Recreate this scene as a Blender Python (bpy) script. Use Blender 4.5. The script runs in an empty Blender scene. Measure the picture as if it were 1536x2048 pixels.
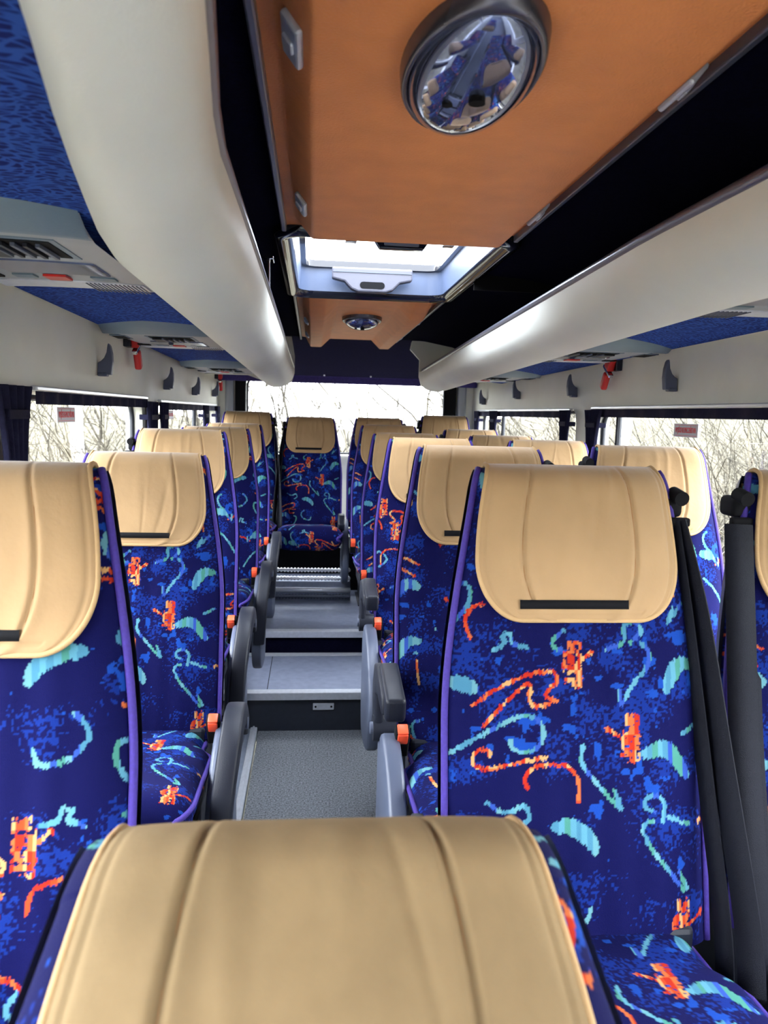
import bpy, bmesh, math, random
import numpy as np
from mathutils import Vector, Matrix

random.seed(7)
RNG = np.random.RandomState(11)
scn = bpy.context.scene
COL = scn.collection

# ------------------------------------------------------------------ camera
# bus axes: x across (right in the picture), y towards the rear, z up; metres
CAM_POS = (-0.215, 0.0, 1.45)
F_PX, CXP, CYP = 1540.0, 768.0, 1024.0
_a = np.array([625 - CXP, 825 - CYP, F_PX]); _a /= np.linalg.norm(_a)
_x = np.array([1, 0.027, 0.0]); _x -= _x.dot(_a) * _a; _x /= np.linalg.norm(_x)
_z = np.cross(_x, _a)
_R = np.stack([_x, _a, _z], 1)
cam_d = bpy.data.cameras.new('camera'); cam = bpy.data.objects.new('camera', cam_d); COL.objects.link(cam)
_m = Matrix.Identity(4)
for _i in range(3):
    _m[_i][0] = _R[0][_i]; _m[_i][1] = -_R[1][_i]; _m[_i][2] = -_R[2][_i]; _m[_i][3] = CAM_POS[_i]
cam.matrix_world = _m
cam_d.sensor_fit = 'HORIZONTAL'; cam_d.sensor_width = 36.0; cam_d.lens = 36.0 * F_PX / 1536.0
cam_d.clip_start = 0.02; cam_d.clip_end = 300
cam_d.dof.use_dof = True; cam_d.dof.focus_distance = 1.9; cam_d.dof.aperture_fstop = 11.0
scn.camera = cam

# ------------------------------------------------------------------ world: plain overcast sky
w = bpy.data.worlds.new('overcast_sky'); scn.world = w; w.use_nodes = True
wn = w.node_tree.nodes; wl = w.node_tree.links
bg = wn['Background']; bg.inputs['Strength'].default_value = 1.0
tc = wn.new('ShaderNodeTexCoord'); sp = wn.new('ShaderNodeSeparateXYZ'); rp = wn.new('ShaderNodeValToRGB')
wl.new(tc.outputs['Generated'], sp.inputs[0]); wl.new(sp.outputs['Z'], rp.inputs[0]); wl.new(rp.outputs[0], bg.inputs['Color'])
rp.color_ramp.elements[0].position = 0.0; rp.color_ramp.elements[0].color = (0.95, 0.97, 1.0, 1)
rp.color_ramp.elements[1].position = 0.7; rp.color_ramp.elements[1].color = (1.9, 2.0, 2.15, 1)
scn.view_settings.view_transform = 'Standard'; scn.view_settings.look = 'None'
scn.view_settings.gamma = 1.0; scn.view_settings.use_curve_mapping = False
scn.view_settings.exposure = 4.22
scn.cycles.max_bounces = 10; scn.cycles.diffuse_bounces = 6; scn.cycles.transparent_max_bounces = 16
scn.cycles.glossy_bounces = 4; scn.cycles.caustics_reflective = False; scn.cycles.caustics_refractive = False

# ------------------------------------------------------------------ materials
def lin(c):
    return tuple(((v / 255.0) / 12.92 if v / 255.0 <= 0.04045 else ((v / 255.0 + 0.055) / 1.055) ** 2.4) for v in c)
MATS = {}
def mat(name, rgb, rough=0.6, metal=0.0, noise=0.0, nscale=40.0, bump=0.0, bscale=300.0, spec=0.5, sheen=0.0, coat=0.0):
    if name in MATS: return MATS[name]
    m = bpy.data.materials.new(name); m.use_nodes = True; MATS[name] = m
    n = m.node_tree.nodes; l = m.node_tree.links; b = n['Principled BSDF']
    c = lin(rgb)
    b.inputs['Base Color'].default_value = (*c, 1); b.inputs['Roughness'].default_value = rough
    b.inputs['Metallic'].default_value = metal; b.inputs['Specular IOR Level'].default_value = spec
    b.inputs['Sheen Weight'].default_value = sheen; b.inputs['Coat Weight'].default_value = coat
    t = n.new('ShaderNodeTexCoord')
    if noise > 0:
        nz = n.new('ShaderNodeTexNoise'); nz.inputs['Scale'].default_value = nscale; nz.inputs['Detail'].default_value = 5
        l.new(t.outputs['Object'], nz.inputs['Vector'])
        r = n.new('ShaderNodeValToRGB'); l.new(nz.outputs['Fac'], r.inputs[0])
        r.color_ramp.elements[0].position = 0.3; r.color_ramp.elements[1].position = 0.7
        r.color_ramp.elements[0].color = (*[v * (1 - noise) for v in c], 1)
        r.color_ramp.elements[1].color = (*[min(1, v * (1 + noise)) for v in c], 1)
        l.new(r.outputs[0], b.inputs['Base Color'])
    if bump > 0:
        nb = n.new('ShaderNodeTexNoise'); nb.inputs['Scale'].default_value = bscale; nb.inputs['Detail'].default_value = 3
        l.new(t.outputs['Object'], nb.inputs['Vector'])
        bp = n.new('ShaderNodeBump'); bp.inputs['Strength'].default_value = bump; bp.inputs['Distance'].default_value = 0.003
        l.new(nb.outputs['Fac'], bp.inputs['Height']); l.new(bp.outputs[0], b.inputs['Normal'])
    return m
WALL = mat('wall_trim_plastic', (222, 221, 208), 0.6, noise=0.04, nscale=6, bump=0.15, bscale=500)
RACK = mat('rack_vinyl', (222, 223, 215), 0.5, noise=0.03, nscale=5, bump=0.12, bscale=400)
RIM = mat('rack_rim_satin', (120, 122, 138), 0.3, metal=0.6)
NAVY = mat('navy_carpet_lining', (12, 12, 30), 1.0, noise=0.25, nscale=120, bump=0.6, bscale=500, spec=0.02)
VAL = mat('navy_valance_felt', (15, 14, 52), 0.95, noise=0.3, nscale=150, bump=0.8, bscale=350, spec=0.1)
VALB = mat('violet_valance_band', (52, 45, 100), 0.8, noise=0.2, nscale=100, bump=0.4, spec=0.2)
LEATH = mat('cognac_leather', (222, 136, 76), 0.5, noise=0.07, nscale=14, bump=0.35, bscale=260, spec=0.4)
ALU = mat('brushed_aluminium', (196, 200, 210), 0.4, metal=0.35, noise=0.08, nscale=60)
CHROME = mat('polished_chrome', (210, 212, 220), 0.12, metal=1.0)
MIRROR = mat('convex_mirror_glass', (118, 128, 165), 0.05, metal=0.8, coat=0.5)
MRING = mat('mirror_ring', (92, 92, 104), 0.25, metal=0.7)
HBLACK = mat('hatch_gloss_black', (16, 17, 28), 0.15, coat=0.5)
HGREY = mat('hatch_grey_plastic', (84, 96, 122), 0.4, bump=0.1)
HHAND = mat('hatch_handle_plastic', (78, 78, 90), 0.45, bump=0.1)
DKG = mat('charcoal_plastic', (20, 23, 34), 0.5, spec=0.3, bump=0.15, bscale=600)
MDG = mat('slate_plastic', (76, 83, 102), 0.42, bump=0.15, bscale=600)
CONS = mat('console_plastic', (140, 144, 150), 0.45, bump=0.1)
CONSB = mat('console_blue_grey', (98, 116, 130), 0.5, bump=0.1)
BLK = mat('soft_black', (7, 7, 11), 0.85, spec=0.2)
WEB = mat('belt_webbing', (14, 16, 25), 0.6, noise=0.1, nscale=300, bump=0.5, bscale=900, spec=0.15)
PIPE = mat('violet_piping', (48, 28, 118), 0.75, noise=0.15, nscale=200, bump=0.3, bscale=700)
TAN = mat('tan_suede', (153, 124, 88), 0.85, noise=0.07, nscale=9, bump=0.35, bscale=45, spec=0.2, sheen=0.3)
TAN2 = mat('dark_tan_suede', (130, 110, 80), 0.9, noise=0.13, nscale=14, bump=0.35, bscale=45, spec=0.15)  # darker, more mottled tan for the reclined seat's cover
TANP = mat('tan_edge_binding', (170, 140, 100), 0.8, bump=0.3, bscale=300, spec=0.2)
SEAM = mat('seam_thread', (140, 98, 58), 0.9)
SHELL = mat('backrest_shell', (62, 66, 90), 0.5, bump=0.1)
ORANGE = mat('orange_button', (236, 82, 48), 0.4)
PEACH = mat('peach_button', (240, 150, 84), 0.45)
RED = mat('signal_red', (190, 26, 22), 0.35)
HOOKM = mat('hook_blue_grey', (62, 68, 90), 0.45)
CURT = mat('navy_curtain', (30, 30, 52), 0.9, noise=0.2, nscale=60, bump=0.3, spec=0.15)
RAIL = mat('curtain_rail', (200, 202, 204), 0.35, metal=0.4)
CARPET = mat('grey_speckle_carpet', (110, 114, 120), 0.95, noise=0.6, nscale=150, bump=1.0, bscale=260, spec=0.1)
TREAD = mat('tread_vinyl', (118, 125, 146), 0.5, noise=0.12, nscale=30, bump=0.1)
RISER = mat('black_riser', (30, 35, 48), 0.6, noise=0.15, nscale=40)
SIDEF = mat('side_floor_vinyl', (112, 120, 136), 0.6, noise=0.1)
STEEL = mat('perforated_steel', (238, 240, 245), 0.35, metal=0.4)
BARK = mat('twig_bark', (46, 43, 37), 0.95, noise=0.35, nscale=3, spec=0.1)
BARK2 = mat('pale_twig_bark', (74, 70, 60), 0.95, noise=0.3, nscale=3, spec=0.1)
GROUND = mat('leaf_litter', (58, 55, 45), 0.98, noise=0.35, nscale=2, bump=1.0, bscale=9, spec=0.05)
WHITE = mat('sticker_white', (196, 190, 196), 0.5)
REDT = mat('sticker_red', (206, 60, 70), 0.5)
RUBBER = mat('window_seal', (26, 28, 34), 0.6)

def birch_mat():
    m = bpy.data.materials.new('birch_bark'); m.use_nodes = True
    n = m.node_tree.nodes; l = m.node_tree.links; b = n['Principled BSDF']; b.inputs['Roughness'].default_value = 0.85
    t = n.new('ShaderNodeTexCoord'); mp = n.new('ShaderNodeMapping'); mp.inputs['Scale'].default_value = (4, 4, 26)
    nz = n.new('ShaderNodeTexNoise'); nz.inputs['Scale'].default_value = 1.0; r = n.new('ShaderNodeValToRGB')
    l.new(t.outputs['Object'], mp.inputs[0]); l.new(mp.outputs[0], nz.inputs['Vector']); l.new(nz.outputs['Fac'], r.inputs[0]); l.new(r.outputs[0], b.inputs['Base Color'])
    r.color_ramp.elements[0].position = 0.36; r.color_ramp.elements[0].color = (0.05, 0.045, 0.04, 1)
    r.color_ramp.elements[1].position = 0.42; r.color_ramp.elements[1].color = (0.30, 0.29, 0.27, 1)
    return m
BIRCH = birch_mat()

def blue_hide():
    m = bpy.data.materials.new('blue_crackle_fabric'); m.use_nodes = True
    n = m.node_tree.nodes; l = m.node_tree.links; b = n['Principled BSDF']; b.inputs['Roughness'].default_value = 0.9
    b.inputs['Specular IOR Level'].default_value = 0.15
    t = n.new('ShaderNodeTexCoord')
    nz = n.new('ShaderNodeTexNoise'); nz.inputs['Scale'].default_value = 7; nz.inputs['Detail'].default_value = 2
    l.new(t.outputs['Object'], nz.inputs['Vector'])
    mx = n.new('ShaderNodeMixRGB'); mx.blend_type = 'ADD'; mx.inputs[0].default_value = 0.10
    mp = n.new('ShaderNodeMapping'); mp.inputs['Scale'].default_value = (62, 118, 40); mp.inputs['Rotation'].default_value = (0, 0, 0.6)
    l.new(t.outputs['Object'], mx.inputs[1]); l.new(nz.outputs['Color'], mx.inputs[2]); l.new(mx.outputs[0], mp.inputs[0])
    v = n.new('ShaderNodeTexVoronoi'); v.feature = 'DISTANCE_TO_EDGE'; v.inputs['Scale'].default_value = 1.0
    l.new(mp.outputs[0], v.inputs['Vector'])
    r = n.new('ShaderNodeValToRGB'); l.new(v.outputs['Distance'], r.inputs[0]); l.new(r.outputs[0], b.inputs['Base Color'])
    r.color_ramp.elements[0].position = 0.10; r.color_ramp.elements[0].color = (*lin((42, 80, 160)), 1)
    r.color_ramp.elements[1].position = 0.17; r.color_ramp.elements[1].color = (*lin((10, 26, 96)), 1)
    return m
BLUE = blue_hide()

def fabric_mat():
    m = bpy.data.materials.new('woven_squiggle_moquette'); m.use_nodes = True
    n = m.node_tree.nodes; l = m.node_tree.links; b = n['Principled BSDF']
    b.inputs['Roughness'].default_value = 0.9; b.inputs['Specular IOR Level'].default_value = 0.12; b.inputs['Sheen Weight'].default_value = 0.0
    a = n.new('ShaderNodeVertexColor'); a.layer_name = 'weave'; l.new(a.outputs['Color'], b.inputs['Base Color'])
    t = n.new('ShaderNodeTexCoord'); nb = n.new('ShaderNodeTexNoise'); nb.inputs['Scale'].default_value = 700
    l.new(t.outputs['Object'], nb.inputs['Vector']); bp = n.new('ShaderNodeBump'); bp.inputs['Strength'].default_value = 0.35
    bp.inputs['Distance'].default_value = 0.002; l.new(nb.outputs['Fac'], bp.inputs['Height']); l.new(bp.outputs[0], b.inputs['Normal'])
    return m
FABRIC = fabric_mat()

def glass_mat(name, tint=(1, 1, 1), refl=0.07):
    m = bpy.data.materials.new(name); m.use_nodes = True
    n = m.node_tree.nodes; l = m.node_tree.links
    n.remove(n['Principled BSDF']); o = n['Material Output']
    tr = n.new('ShaderNodeBsdfTransparent'); tr.inputs[0].default_value = (*tint, 1)
    gl = n.new('ShaderNodeBsdfGlossy'); gl.inputs['Roughness'].default_value = 0.02
    mx = n.new('ShaderNodeMixShader'); mx.inputs[0].default_value = refl
    l.new(tr.outputs[0], mx.inputs[1]); l.new(gl.outputs[0], mx.inputs[2]); l.new(mx.outputs[0], o.inputs[0])
    return m
GLASS = glass_mat('window_glass', (0.95, 0.97, 0.97), 0.05)

# ------------------------------------------------------------------ helpers
def tag(o, label=None, cat=None, group=None, kind=None):
    if label: o['label'] = label
    if cat: o['category'] = cat
    if group: o['group'] = group
    if kind: o['kind'] = kind
    return o
def obj(name, mesh, m=None, parent=None, loc=(0, 0, 0), rot=(0, 0, 0), smooth=None):
    if isinstance(mesh, bmesh.types.BMesh):
        me = bpy.data.meshes.new(name); mesh.normal_update(); mesh.to_mesh(me); mesh.free(); mesh = me
    if m is not None and len(mesh.materials) == 0: mesh.materials.append(m)
    o = bpy.data.objects.new(name, mesh); COL.objects.link(o)
    o.location = loc; o.rotation_euler = rot
    if parent: o.parent = parent
    if smooth: shade(mesh)
    return o
def shade(me, ang=40):
    me.polygons.foreach_set('use_smooth', [True] * len(me.polygons))
    try: me.set_sharp_from_angle(angle=math.radians(ang))
    except Exception: pass
def empty(name, loc=(0, 0, 0), rot=(0, 0, 0), parent=None):
    o = bpy.data.objects.new(name, None); COL.objects.link(o); o.location = loc; o.rotation_euler = rot
    o.empty_display_size = 0.05
    if parent: o.parent = parent
    return o
def box(bm, x0, x1, y0, y1, z0, z1, bev=0.0, seg=2, M=None):
    r = bmesh.ops.create_cube(bm, size=1.0)
    vs = r['verts']
    for v in vs:
        v.co = Vector(((x0 + x1) / 2 + v.co.x * (x1 - x0), (y0 + y1) / 2 + v.co.y * (y1 - y0), (z0 + z1) / 2 + v.co.z * (z1 - z0)))
    if bev > 0:
        es = list({e for v in vs for e in v.link_edges})
        r2 = bmesh.ops.bevel(bm, geom=es, offset=bev, segments=seg, affect='EDGES', profile=0.5)
        vs = list({v for f in r2['faces'] for v in f.verts} | {v for v in vs if v.is_valid})
    if M is not None:
        for v in vs: v.co = M @ v.co
    return vs
def boxm(*a, **k):
    bm = bmesh.new(); box(bm, *a, **k); return bm
def grid_mesh(name, P, close_u=False, colors=None, flip=False):
    """P: (nv, nu, 3) array of points"""
    nv, nu = P.shape[:2]
    me = bpy.data.meshes.new(name)
    co = P.reshape(-1, 3).astype(np.float32)
    iu = np.arange(nu if close_u else nu - 1); iv = np.arange(nv - 1)
    A, B = np.meshgrid(iu, iv)
    A = A.ravel(); B = B.ravel(); A2 = (A + 1) % nu
    q = np.stack([B * nu + A, B * nu + A2, (B + 1) * nu + A2, (B + 1) * nu + A], 1)
    if flip: q = q[:, ::-1]
    me.vertices.add(len(co)); me.vertices.foreach_set('co', co.ravel())
    me.loops.add(q.size); me.loops.foreach_set('vertex_index', q.ravel().astype(np.int32))
    me.polygons.add(len(q)); me.polygons.foreach_set('loop_start', np.arange(0, q.size, 4, dtype=np.int32))
    me.polygons.foreach_set('use_smooth', np.ones(len(q), dtype=bool))
    me.update(calc_edges=True)
    if colors is not None:
        at = me.color_attributes.new('weave', 'FLOAT_COLOR', 'POINT')
        c = np.ones((len(co), 4), np.float32); c[:, :3] = colors.reshape(-1, 3)
        at.data.foreach_set('color', c.ravel())
    return me
def tube_pts(path, r, n=8, closed=False, flat=1.0):
    path = np.array(path, float); N = len(path)
    if closed: t = np.roll(path, -1, 0) - np.roll(path, 1, 0)
    else: t = np.gradient(path, axis=0)
    t /= np.maximum(np.linalg.norm(t, axis=1, keepdims=True), 1e-9)
    up = np.array([0, 0, 1.0]) if abs(t[0][2]) < 0.9 else np.array([1.0, 0, 0])
    s = np.cross(t[0], up); s /= np.linalg.norm(s); out = []
    rr = np.full(N, r) if np.isscalar(r) else np.array(r)
    for i in range(N):
        s = s - s.dot(t[i]) * t[i]; s /= np.linalg.norm(s); b = np.cross(t[i], s)
        an = np.linspace(0, 2 * math.pi, n, endpoint=False)
        out.append(path[i] + rr[i] * (np.cos(an)[:, None] * s * flat + np.sin(an)[:, None] * b))
    if closed: out.append(out[0])
    return np.array(out)
def tube(name, path, r, n=8, closed=False, flat=1.0, caps=True):
    P = tube_pts(path, r, n, closed, flat)
    me = grid_mesh(name, P, close_u=True)
    if caps and not closed:
        bm = bmesh.new(); bm.from_mesh(me); bm.verts.ensure_lookup_table()
        N = len(P)
        try:
            bm.faces.new([bm.verts[i] for i in range(n)][::-1]); bm.faces.new([bm.verts[(N - 1) * n + i] for i in range(n)])
        except ValueError: pass
        bm.to_mesh(me); bm.free()
    return me
def ribbon(name, path, width, side, thick=0.002):
    """flat strap: path points, width vector direction `side`"""
    path = np.array(path, float); side = np.array(side, float)
    if side.ndim == 1: side = np.tile(side, (len(path), 1))
    t = np.gradient(path, axis=0); t /= np.linalg.norm(t, axis=1, keepdims=True)
    side = side - (side * t).sum(1, keepdims=True) * t; side /= np.linalg.norm(side, axis=1, keepdims=True)
    nrm = np.cross(t, side)
    h = width / 2
    P = np.stack([path + side * h + nrm * thick / 2, path + side * h - nrm * thick / 2, path - side * h - nrm * thick / 2, path - side * h + nrm * thick / 2], 1)
    return grid_mesh(name, P, close_u=True)
def smoothpath(pts, n=24):
    pts = np.array(pts, float); m = len(pts)
    out = []
    for i in range(m - 1):
        p0 = pts[max(i - 1, 0)]; p1 = pts[i]; p2 = pts[i + 1]; p3 = pts[min(i + 2, m - 1)]
        k = max(2, n // (m - 1))
        for j in range(k):
            t = j / k
            out.append(0.5 * ((2 * p1) + (-p0 + p2) * t + (2 * p0 - 5 * p1 + 4 * p2 - p3) * t * t + (-p0 + 3 * p1 - 3 * p2 + p3) * t ** 3))
    out.append(pts[-1]); return np.array(out)
def extrude_poly(pts, axis, a, b, bev=0.0):
    """closed 2D polygon extruded along axis ('x','y','z') from a to b"""
    bm = bmesh.new()
    def mk(p, s):
        return {'x': (s, p[0], p[1]), 'y': (p[0], s, p[1]), 'z': (p[0], p[1], s)}[axis]
    v0 = [bm.verts.new(mk(p, a)) for p in pts]; v1 = [bm.verts.new(mk(p, b)) for p in pts]
    n = len(pts)
    bm.faces.new(v0); bm.faces.new(v1[::-1])
    for i in range(n): bm.faces.new((v0[i], v1[i], v1[(i + 1) % n], v0[(i + 1) % n]))
    bmesh.ops.recalc_face_normals(bm, faces=bm.faces)
    if bev > 0:
        es = [e for e in bm.edges if e.is_manifold and e.calc_face_angle(0) > 0.6]
        bmesh.ops.bevel(bm, geom=es, offset=bev, segments=2, affect='EDGES', profile=0.5)
    return bm
def cyl(bm, c0, c1, r, n=16):
    P = tube_pts([c0, (np.array(c0) + np.array(c1)) / 2, c1], r, n)
    rings = [[bm.verts.new(p) for p in ring] for ring in P]
    for a_, b_ in zip(rings, rings[1:]):
        for i in range(n): bm.faces.new((a_[i], a_[(i + 1) % n], b_[(i + 1) % n], b_[i]))
    bm.faces.new(rings[0][::-1]); bm.faces.new(rings[-1])

# ------------------------------------------------------------------ the shell of the bus
XL, XR = -0.86, 0.92
Y0, YR = -2.6, 5.45
ZC = 1.90
def rrect(cx, cy, hx, hy, r, n=32, off=0.0):
    out = []
    hx += off; hy += off; r = max(0.001, r + off)
    for c in range(4):
        sx, sy = [(1, 1), (-1, 1), (-1, -1), (1, -1)][c]
        for j in range(n // 4):
            an = math.pi / 2 * (c + j / (n // 4 - 1))
            out.append((cx + sx * (hx - r) + r * math.cos(an), cy + sy * (hy - r) + r * math.sin(an)))
    return out
def pierced(bm, frame, holes, to3, depth3):
    """wall strip in (s,t) with rounded holes; frame=(s0,s1,t0,t1); holes=[(s0,s1,t0,t1,r)] left to right; reveal extruded by depth3"""
    s0, s1, t0, t1 = frame
    cuts = [s0]
    for a_, b_ in zip(holes, holes[1:]): cuts.append((a_[1] + b_[0]) / 2)
    cuts.append(s1)
    N = 32
    for k, (a0, a1, b0, b1, r) in enumerate(holes):
        cx, cy = (a0 + a1) / 2, (b0 + b1) / 2
        L0, L1 = cuts[k], cuts[k + 1]
        inner = rrect(cx, cy, (a1 - a0) / 2, (b1 - b0) / 2, r, N)
        lip = rrect(cx, cy, (a1 - a0) / 2, (b1 - b0) / 2, r, N, 0.022)
        outer = []
        for i in range(N):
            c, j = divmod(i, N // 4)
            f = j / (N // 4 - 1)
            corner = [(L1, t1), (L0, t1), (L0, t0), (L1, t0)][c]
            # points on the outer rectangle: spread around each corner
            ax, ay = lip[i]
            if c == 0: p = (L1, ay + (t1 - ay) * min(1, f * 2)) if f < 0.5 else (ax + (L1 - ax) * min(1, (1 - f) * 2), t1)
            elif c == 1: p = (ax + (L0 - ax) * min(1, f * 2), t1) if f < 0.5 else (L0, ay + (t1 - ay) * min(1, (1 - f) * 2))
            elif c == 2: p = (L0, ay + (t0 - ay) * min(1, f * 2)) if f < 0.5 else (ax + (L0 - ax) * min(1, (1 - f) * 2), t0)
            else: p = (ax + (L1 - ax) * min(1, f * 2), t0) if f < 0.5 else (L1, ay + (t0 - ay) * min(1, (1 - f) * 2))
            outer.append(p)
        rows = [[bm.verts.new(to3(p[0], p[1], d)) for p in L] for L, d in ((outer, 0), (lip, 0), (rrect(cx, cy, (a1 - a0) / 2, (b1 - b0) / 2, r, N, 0.006), 0.008), (inner, 0.024), (inner, depth3))]
        for ra, rb in zip(rows, rows[1:]):
            for i in range(N):
                bm.faces.new((ra[i], ra[(i + 1) % N], rb[(i + 1) % N], rb[i]))
    return bm
ZB = 0.86
WL = [(-1.7, -0.1, ZB, 1.475, .07), (0.1, 1.60, ZB, 1.475, .07), (1.78, 3.06, ZB, 1.475, .07), (3.29, 5.25, ZB, 1.475, .07)]
WR = [(-1.7, -0.9, ZB, 1.49, .07), (-0.7, 0.95, ZB, 1.49, .07), (1.15, 3.06, ZB, 1.49, .07), (3.28, 5.25, ZB, 1.49, .07)]
WREV = 0.07
def to3L(s, t, d): return (XL - d, s, t)
def to3R(s, t, d): return (XR + d, s, t)
def wall(name, holes, to3, x, sgn):
    bm = bmesh.new()
    pierced(bm, (Y0, YR, 0.55, 1.74), holes, to3, WREV)
    # lower wall down to the floor
    v = [bm.verts.new(to3(s, t, 0)) for s, t in ((Y0, 0.55), (YR, 0.55), (YR, -0.05), (Y0, -0.05))]; bm.faces.new(v)
    o = obj(name, bm, WALL); shade(o.data, 30); tag(o, kind='structure'); return o
wl_ = wall('wall_left', WL, to3L, XL, -1); wr_ = wall('wall_right', WR, to3R, XR, 1)
wl_['label'] = 'pale grey moulded side wall with two windows and coat hooks'
wr_['label'] = 'pale grey moulded side wall with wide emergency exit window'

# trim lip under the luggage rack along each wall
for nm, x, s, z in (('trim_1', XL, 1, 1.712), ('trim_2', XR, -1, 1.694)):
    o = obj(nm, boxm(min(x, x + s * 0.018), max(x, x + s * 0.018), Y0, YR, z - 0.012, z + 0.012, bev=0.005), WALL); tag(o, kind='structure')

# rear wall with window
bm = bmesh.new()
def to3B(s, t, d): return (s, YR + d, t)
pierced(bm, (XL, XR, 0.55, 1.72), [(-0.675, 0.735, 1.16, 1.72 - 0.03, .05)], to3B, 0.05)
v = [bm.verts.new(p) for p in ((XL, YR, .55), (XR, YR, .55), (XR, YR, -.05), (XL, YR, -.05))]; bm.faces.new(v)
v = [bm.verts.new(p) for p in ((XL, YR, 1.72), (XR, YR, 1.72), (XR, YR, 2.0), (XL, YR, 2.0))]; bm.faces.new(v)
o = obj('wall_rear', bm, WALL); tag(o, 'pale rear wall around the wide back window', kind='structure'); shade(o.data, 30)
# dark and pale pillars beside the back window
for nm, x0, x1 in (('trim_3', -0.745, -0.672), ('trim_4', 0.70, 0.79)):
    o = obj(nm, boxm(x0, x1, YR - 0.05, YR - 0.004, 0.6, 1.70, bev=0.008), BLK); tag(o, kind='structure')
for nm, x0, x1 in (('trim_5', -0.81, -0.755), ('trim_6', 0.80, 0.86)):
    o = obj(nm, boxm(x0, x1, YR - 0.07, YR - 0.004, 0.6, 1.70, bev=0.015), CONS); tag(o, kind='structure')

bm = bmesh.new()
def to3F(s, t, d): return (s, Y0 - d, t)
pierced(bm, (XL, XR, 0.55, 1.78), [(-0.50, 0.60, 0.95, 1.52, .08)], to3F, 0.05)  # out of view; wall added and opening kept small to dim the front light
v = [bm.verts.new(p) for p in ((XL, Y0, .55), (XR, Y0, .55), (XR, Y0, -.05), (XL, Y0, -.05))]; bm.faces.new(v)
v = [bm.verts.new(p) for p in ((XL, Y0, 1.78), (XR, Y0, 1.78), (XR, Y0, 2.0), (XL, Y0, 2.0))]; bm.faces.new(v)
o = obj('wall_front', bm, WALL); tag(o, 'unseen front wall added to limit light, windscreen opening narrowed', kind='structure')
# windows: glass pane, rubber seal, divider
def window(name, to3, s0, s1, t0, t1, divs=(), lab=None):
    e = empty(name, to3((s0 + s1) / 2, t0, 0.05)); tag(e, lab, kind='structure')
    L = Vector(e.location)
    bm = bmesh.new()
    ps = rrect((s0 + s1) / 2, (t0 + t1) / 2, (s1 - s0) / 2, (t1 - t0) / 2, .07, 32)
    f0 = [bm.verts.new(Vector(to3(a_, b_, 0.05)) - L) for a_, b_ in ps]; bm.faces.new(f0)
    obj('glass_pane', bm, GLASS, e)
    ring = [np.array(Vector(to3(a_, b_, 0.045)) - L) for a_, b_ in rrect((s0 + s1) / 2, (t0 + t1) / 2, (s1 - s0) / 2, (t1 - t0) / 2, .07, 32, -0.006)]
    obj('rubber_seal', tube('rubber_seal', ring, 0.009, 6, closed=True), RUBBER, e)
    for d in divs:
        p0 = Vector(to3(d, t0, 0.045)) - L; p1 = Vector(to3(d, t1, 0.045)) - L
        bm = bmesh.new(); cyl(bm, np.array(p0), np.array(p1), 0.012, 8); obj('window_divider', bm, RUBBER, e)
    return e
window('window_1', to3L, *WL[2][:4], lab='side window facing bare birch trees, framed by pleated navy curtain')
window('window_2', to3L, *WL[3][:4], divs=(4.62,), lab='farther narrow looking side window beyond the pale pillar')
window('window_3', to3R, *WR[2][:4], divs=(2.9,), lab='wide side window with red lettered exit sticker')
window('window_4', to3R, *WR[3][:4], divs=(4.72,), lab='farther side window beyond pillar on the double seat side')
window('window_5', to3B, -0.675, 0.735, 1.16, 1.69, lab='wide back window with blown out white daylight')
window('window_6', to3L, *WL[1][:4]); window('window_7', to3L, *WL[0][:4])
window('window_8', to3R, *WR[1][:4]); window('window_9', to3R, *WR[0][:4])

# floor, steps
fl = empty('floor', (0, 0, 0)); tag(fl, 'aisle floor rising in two steps to the rear', kind='structure')
S1, S2, S3 = 3.40, 3.98, 4.74
Z1, Z2 = 0.18, 0.30
AL, AR = -0.44, 0.10
bm = bmesh.new()
box(bm, AL, XR, Y0, S1, -0.05, 0.0)
obj('carpet', bm, CARPET, fl)
bm = bmesh.new(); box(bm, XL, AL - 0.035, Y0, S1, -0.05, 0.012); obj('side_floor_board', bm, SIDEF, fl)
bm = bmesh.new(); box(bm, AL - 0.035, AL - 0.004, Y0, S1, -0.02, 0.02, bev=0.004); box(bm, AL - 0.024, AL - 0.016, Y0, S1, 0.018, 0.024)
obj('aisle_edge_strip', bm, ALU, fl)
obj('riser', boxm(XL, XR, S1, S1 + 0.02, -0.05, Z1 - 0.002), RISER, fl)
obj('riser', boxm(XL, XR, S2, S2 + 0.02, Z1 - 0.02, Z2 - 0.002), NAVY, fl)
obj('tread_board', boxm(XL, XR, S1 + 0.02, S2, Z1 - 0.03, Z1), TREAD, fl)
obj('tread_board', boxm(XL, XR, S2 + 0.02, YR, Z2 - 0.03, Z2), TREAD, fl)
for (y, z) in ((S1, Z1), (S2, Z2)):
    bm = bmesh.new(); box(bm, XL, XR, y - 0.012, y + 0.035, z - 0.002, z + 0.005, bev=0.002); box(bm, XL, XR, y - 0.014, y - 0.006, z - 0.03, z + 0.004, bev=0.002)
    obj('step_edge_strip', bm, ALU, fl)
obj('tread_back_strip', boxm(XL, XR, S2 - 0.05, S2 - 0.002, Z1 + 0.0005, Z1 + 0.006, bev=0.002), ALU, fl)
obj('floor_joint', boxm(-0.405, -0.402, S1 + 0.04, S2 - 0.05, Z1, Z1 + 0.0015), BLK, fl)
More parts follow.
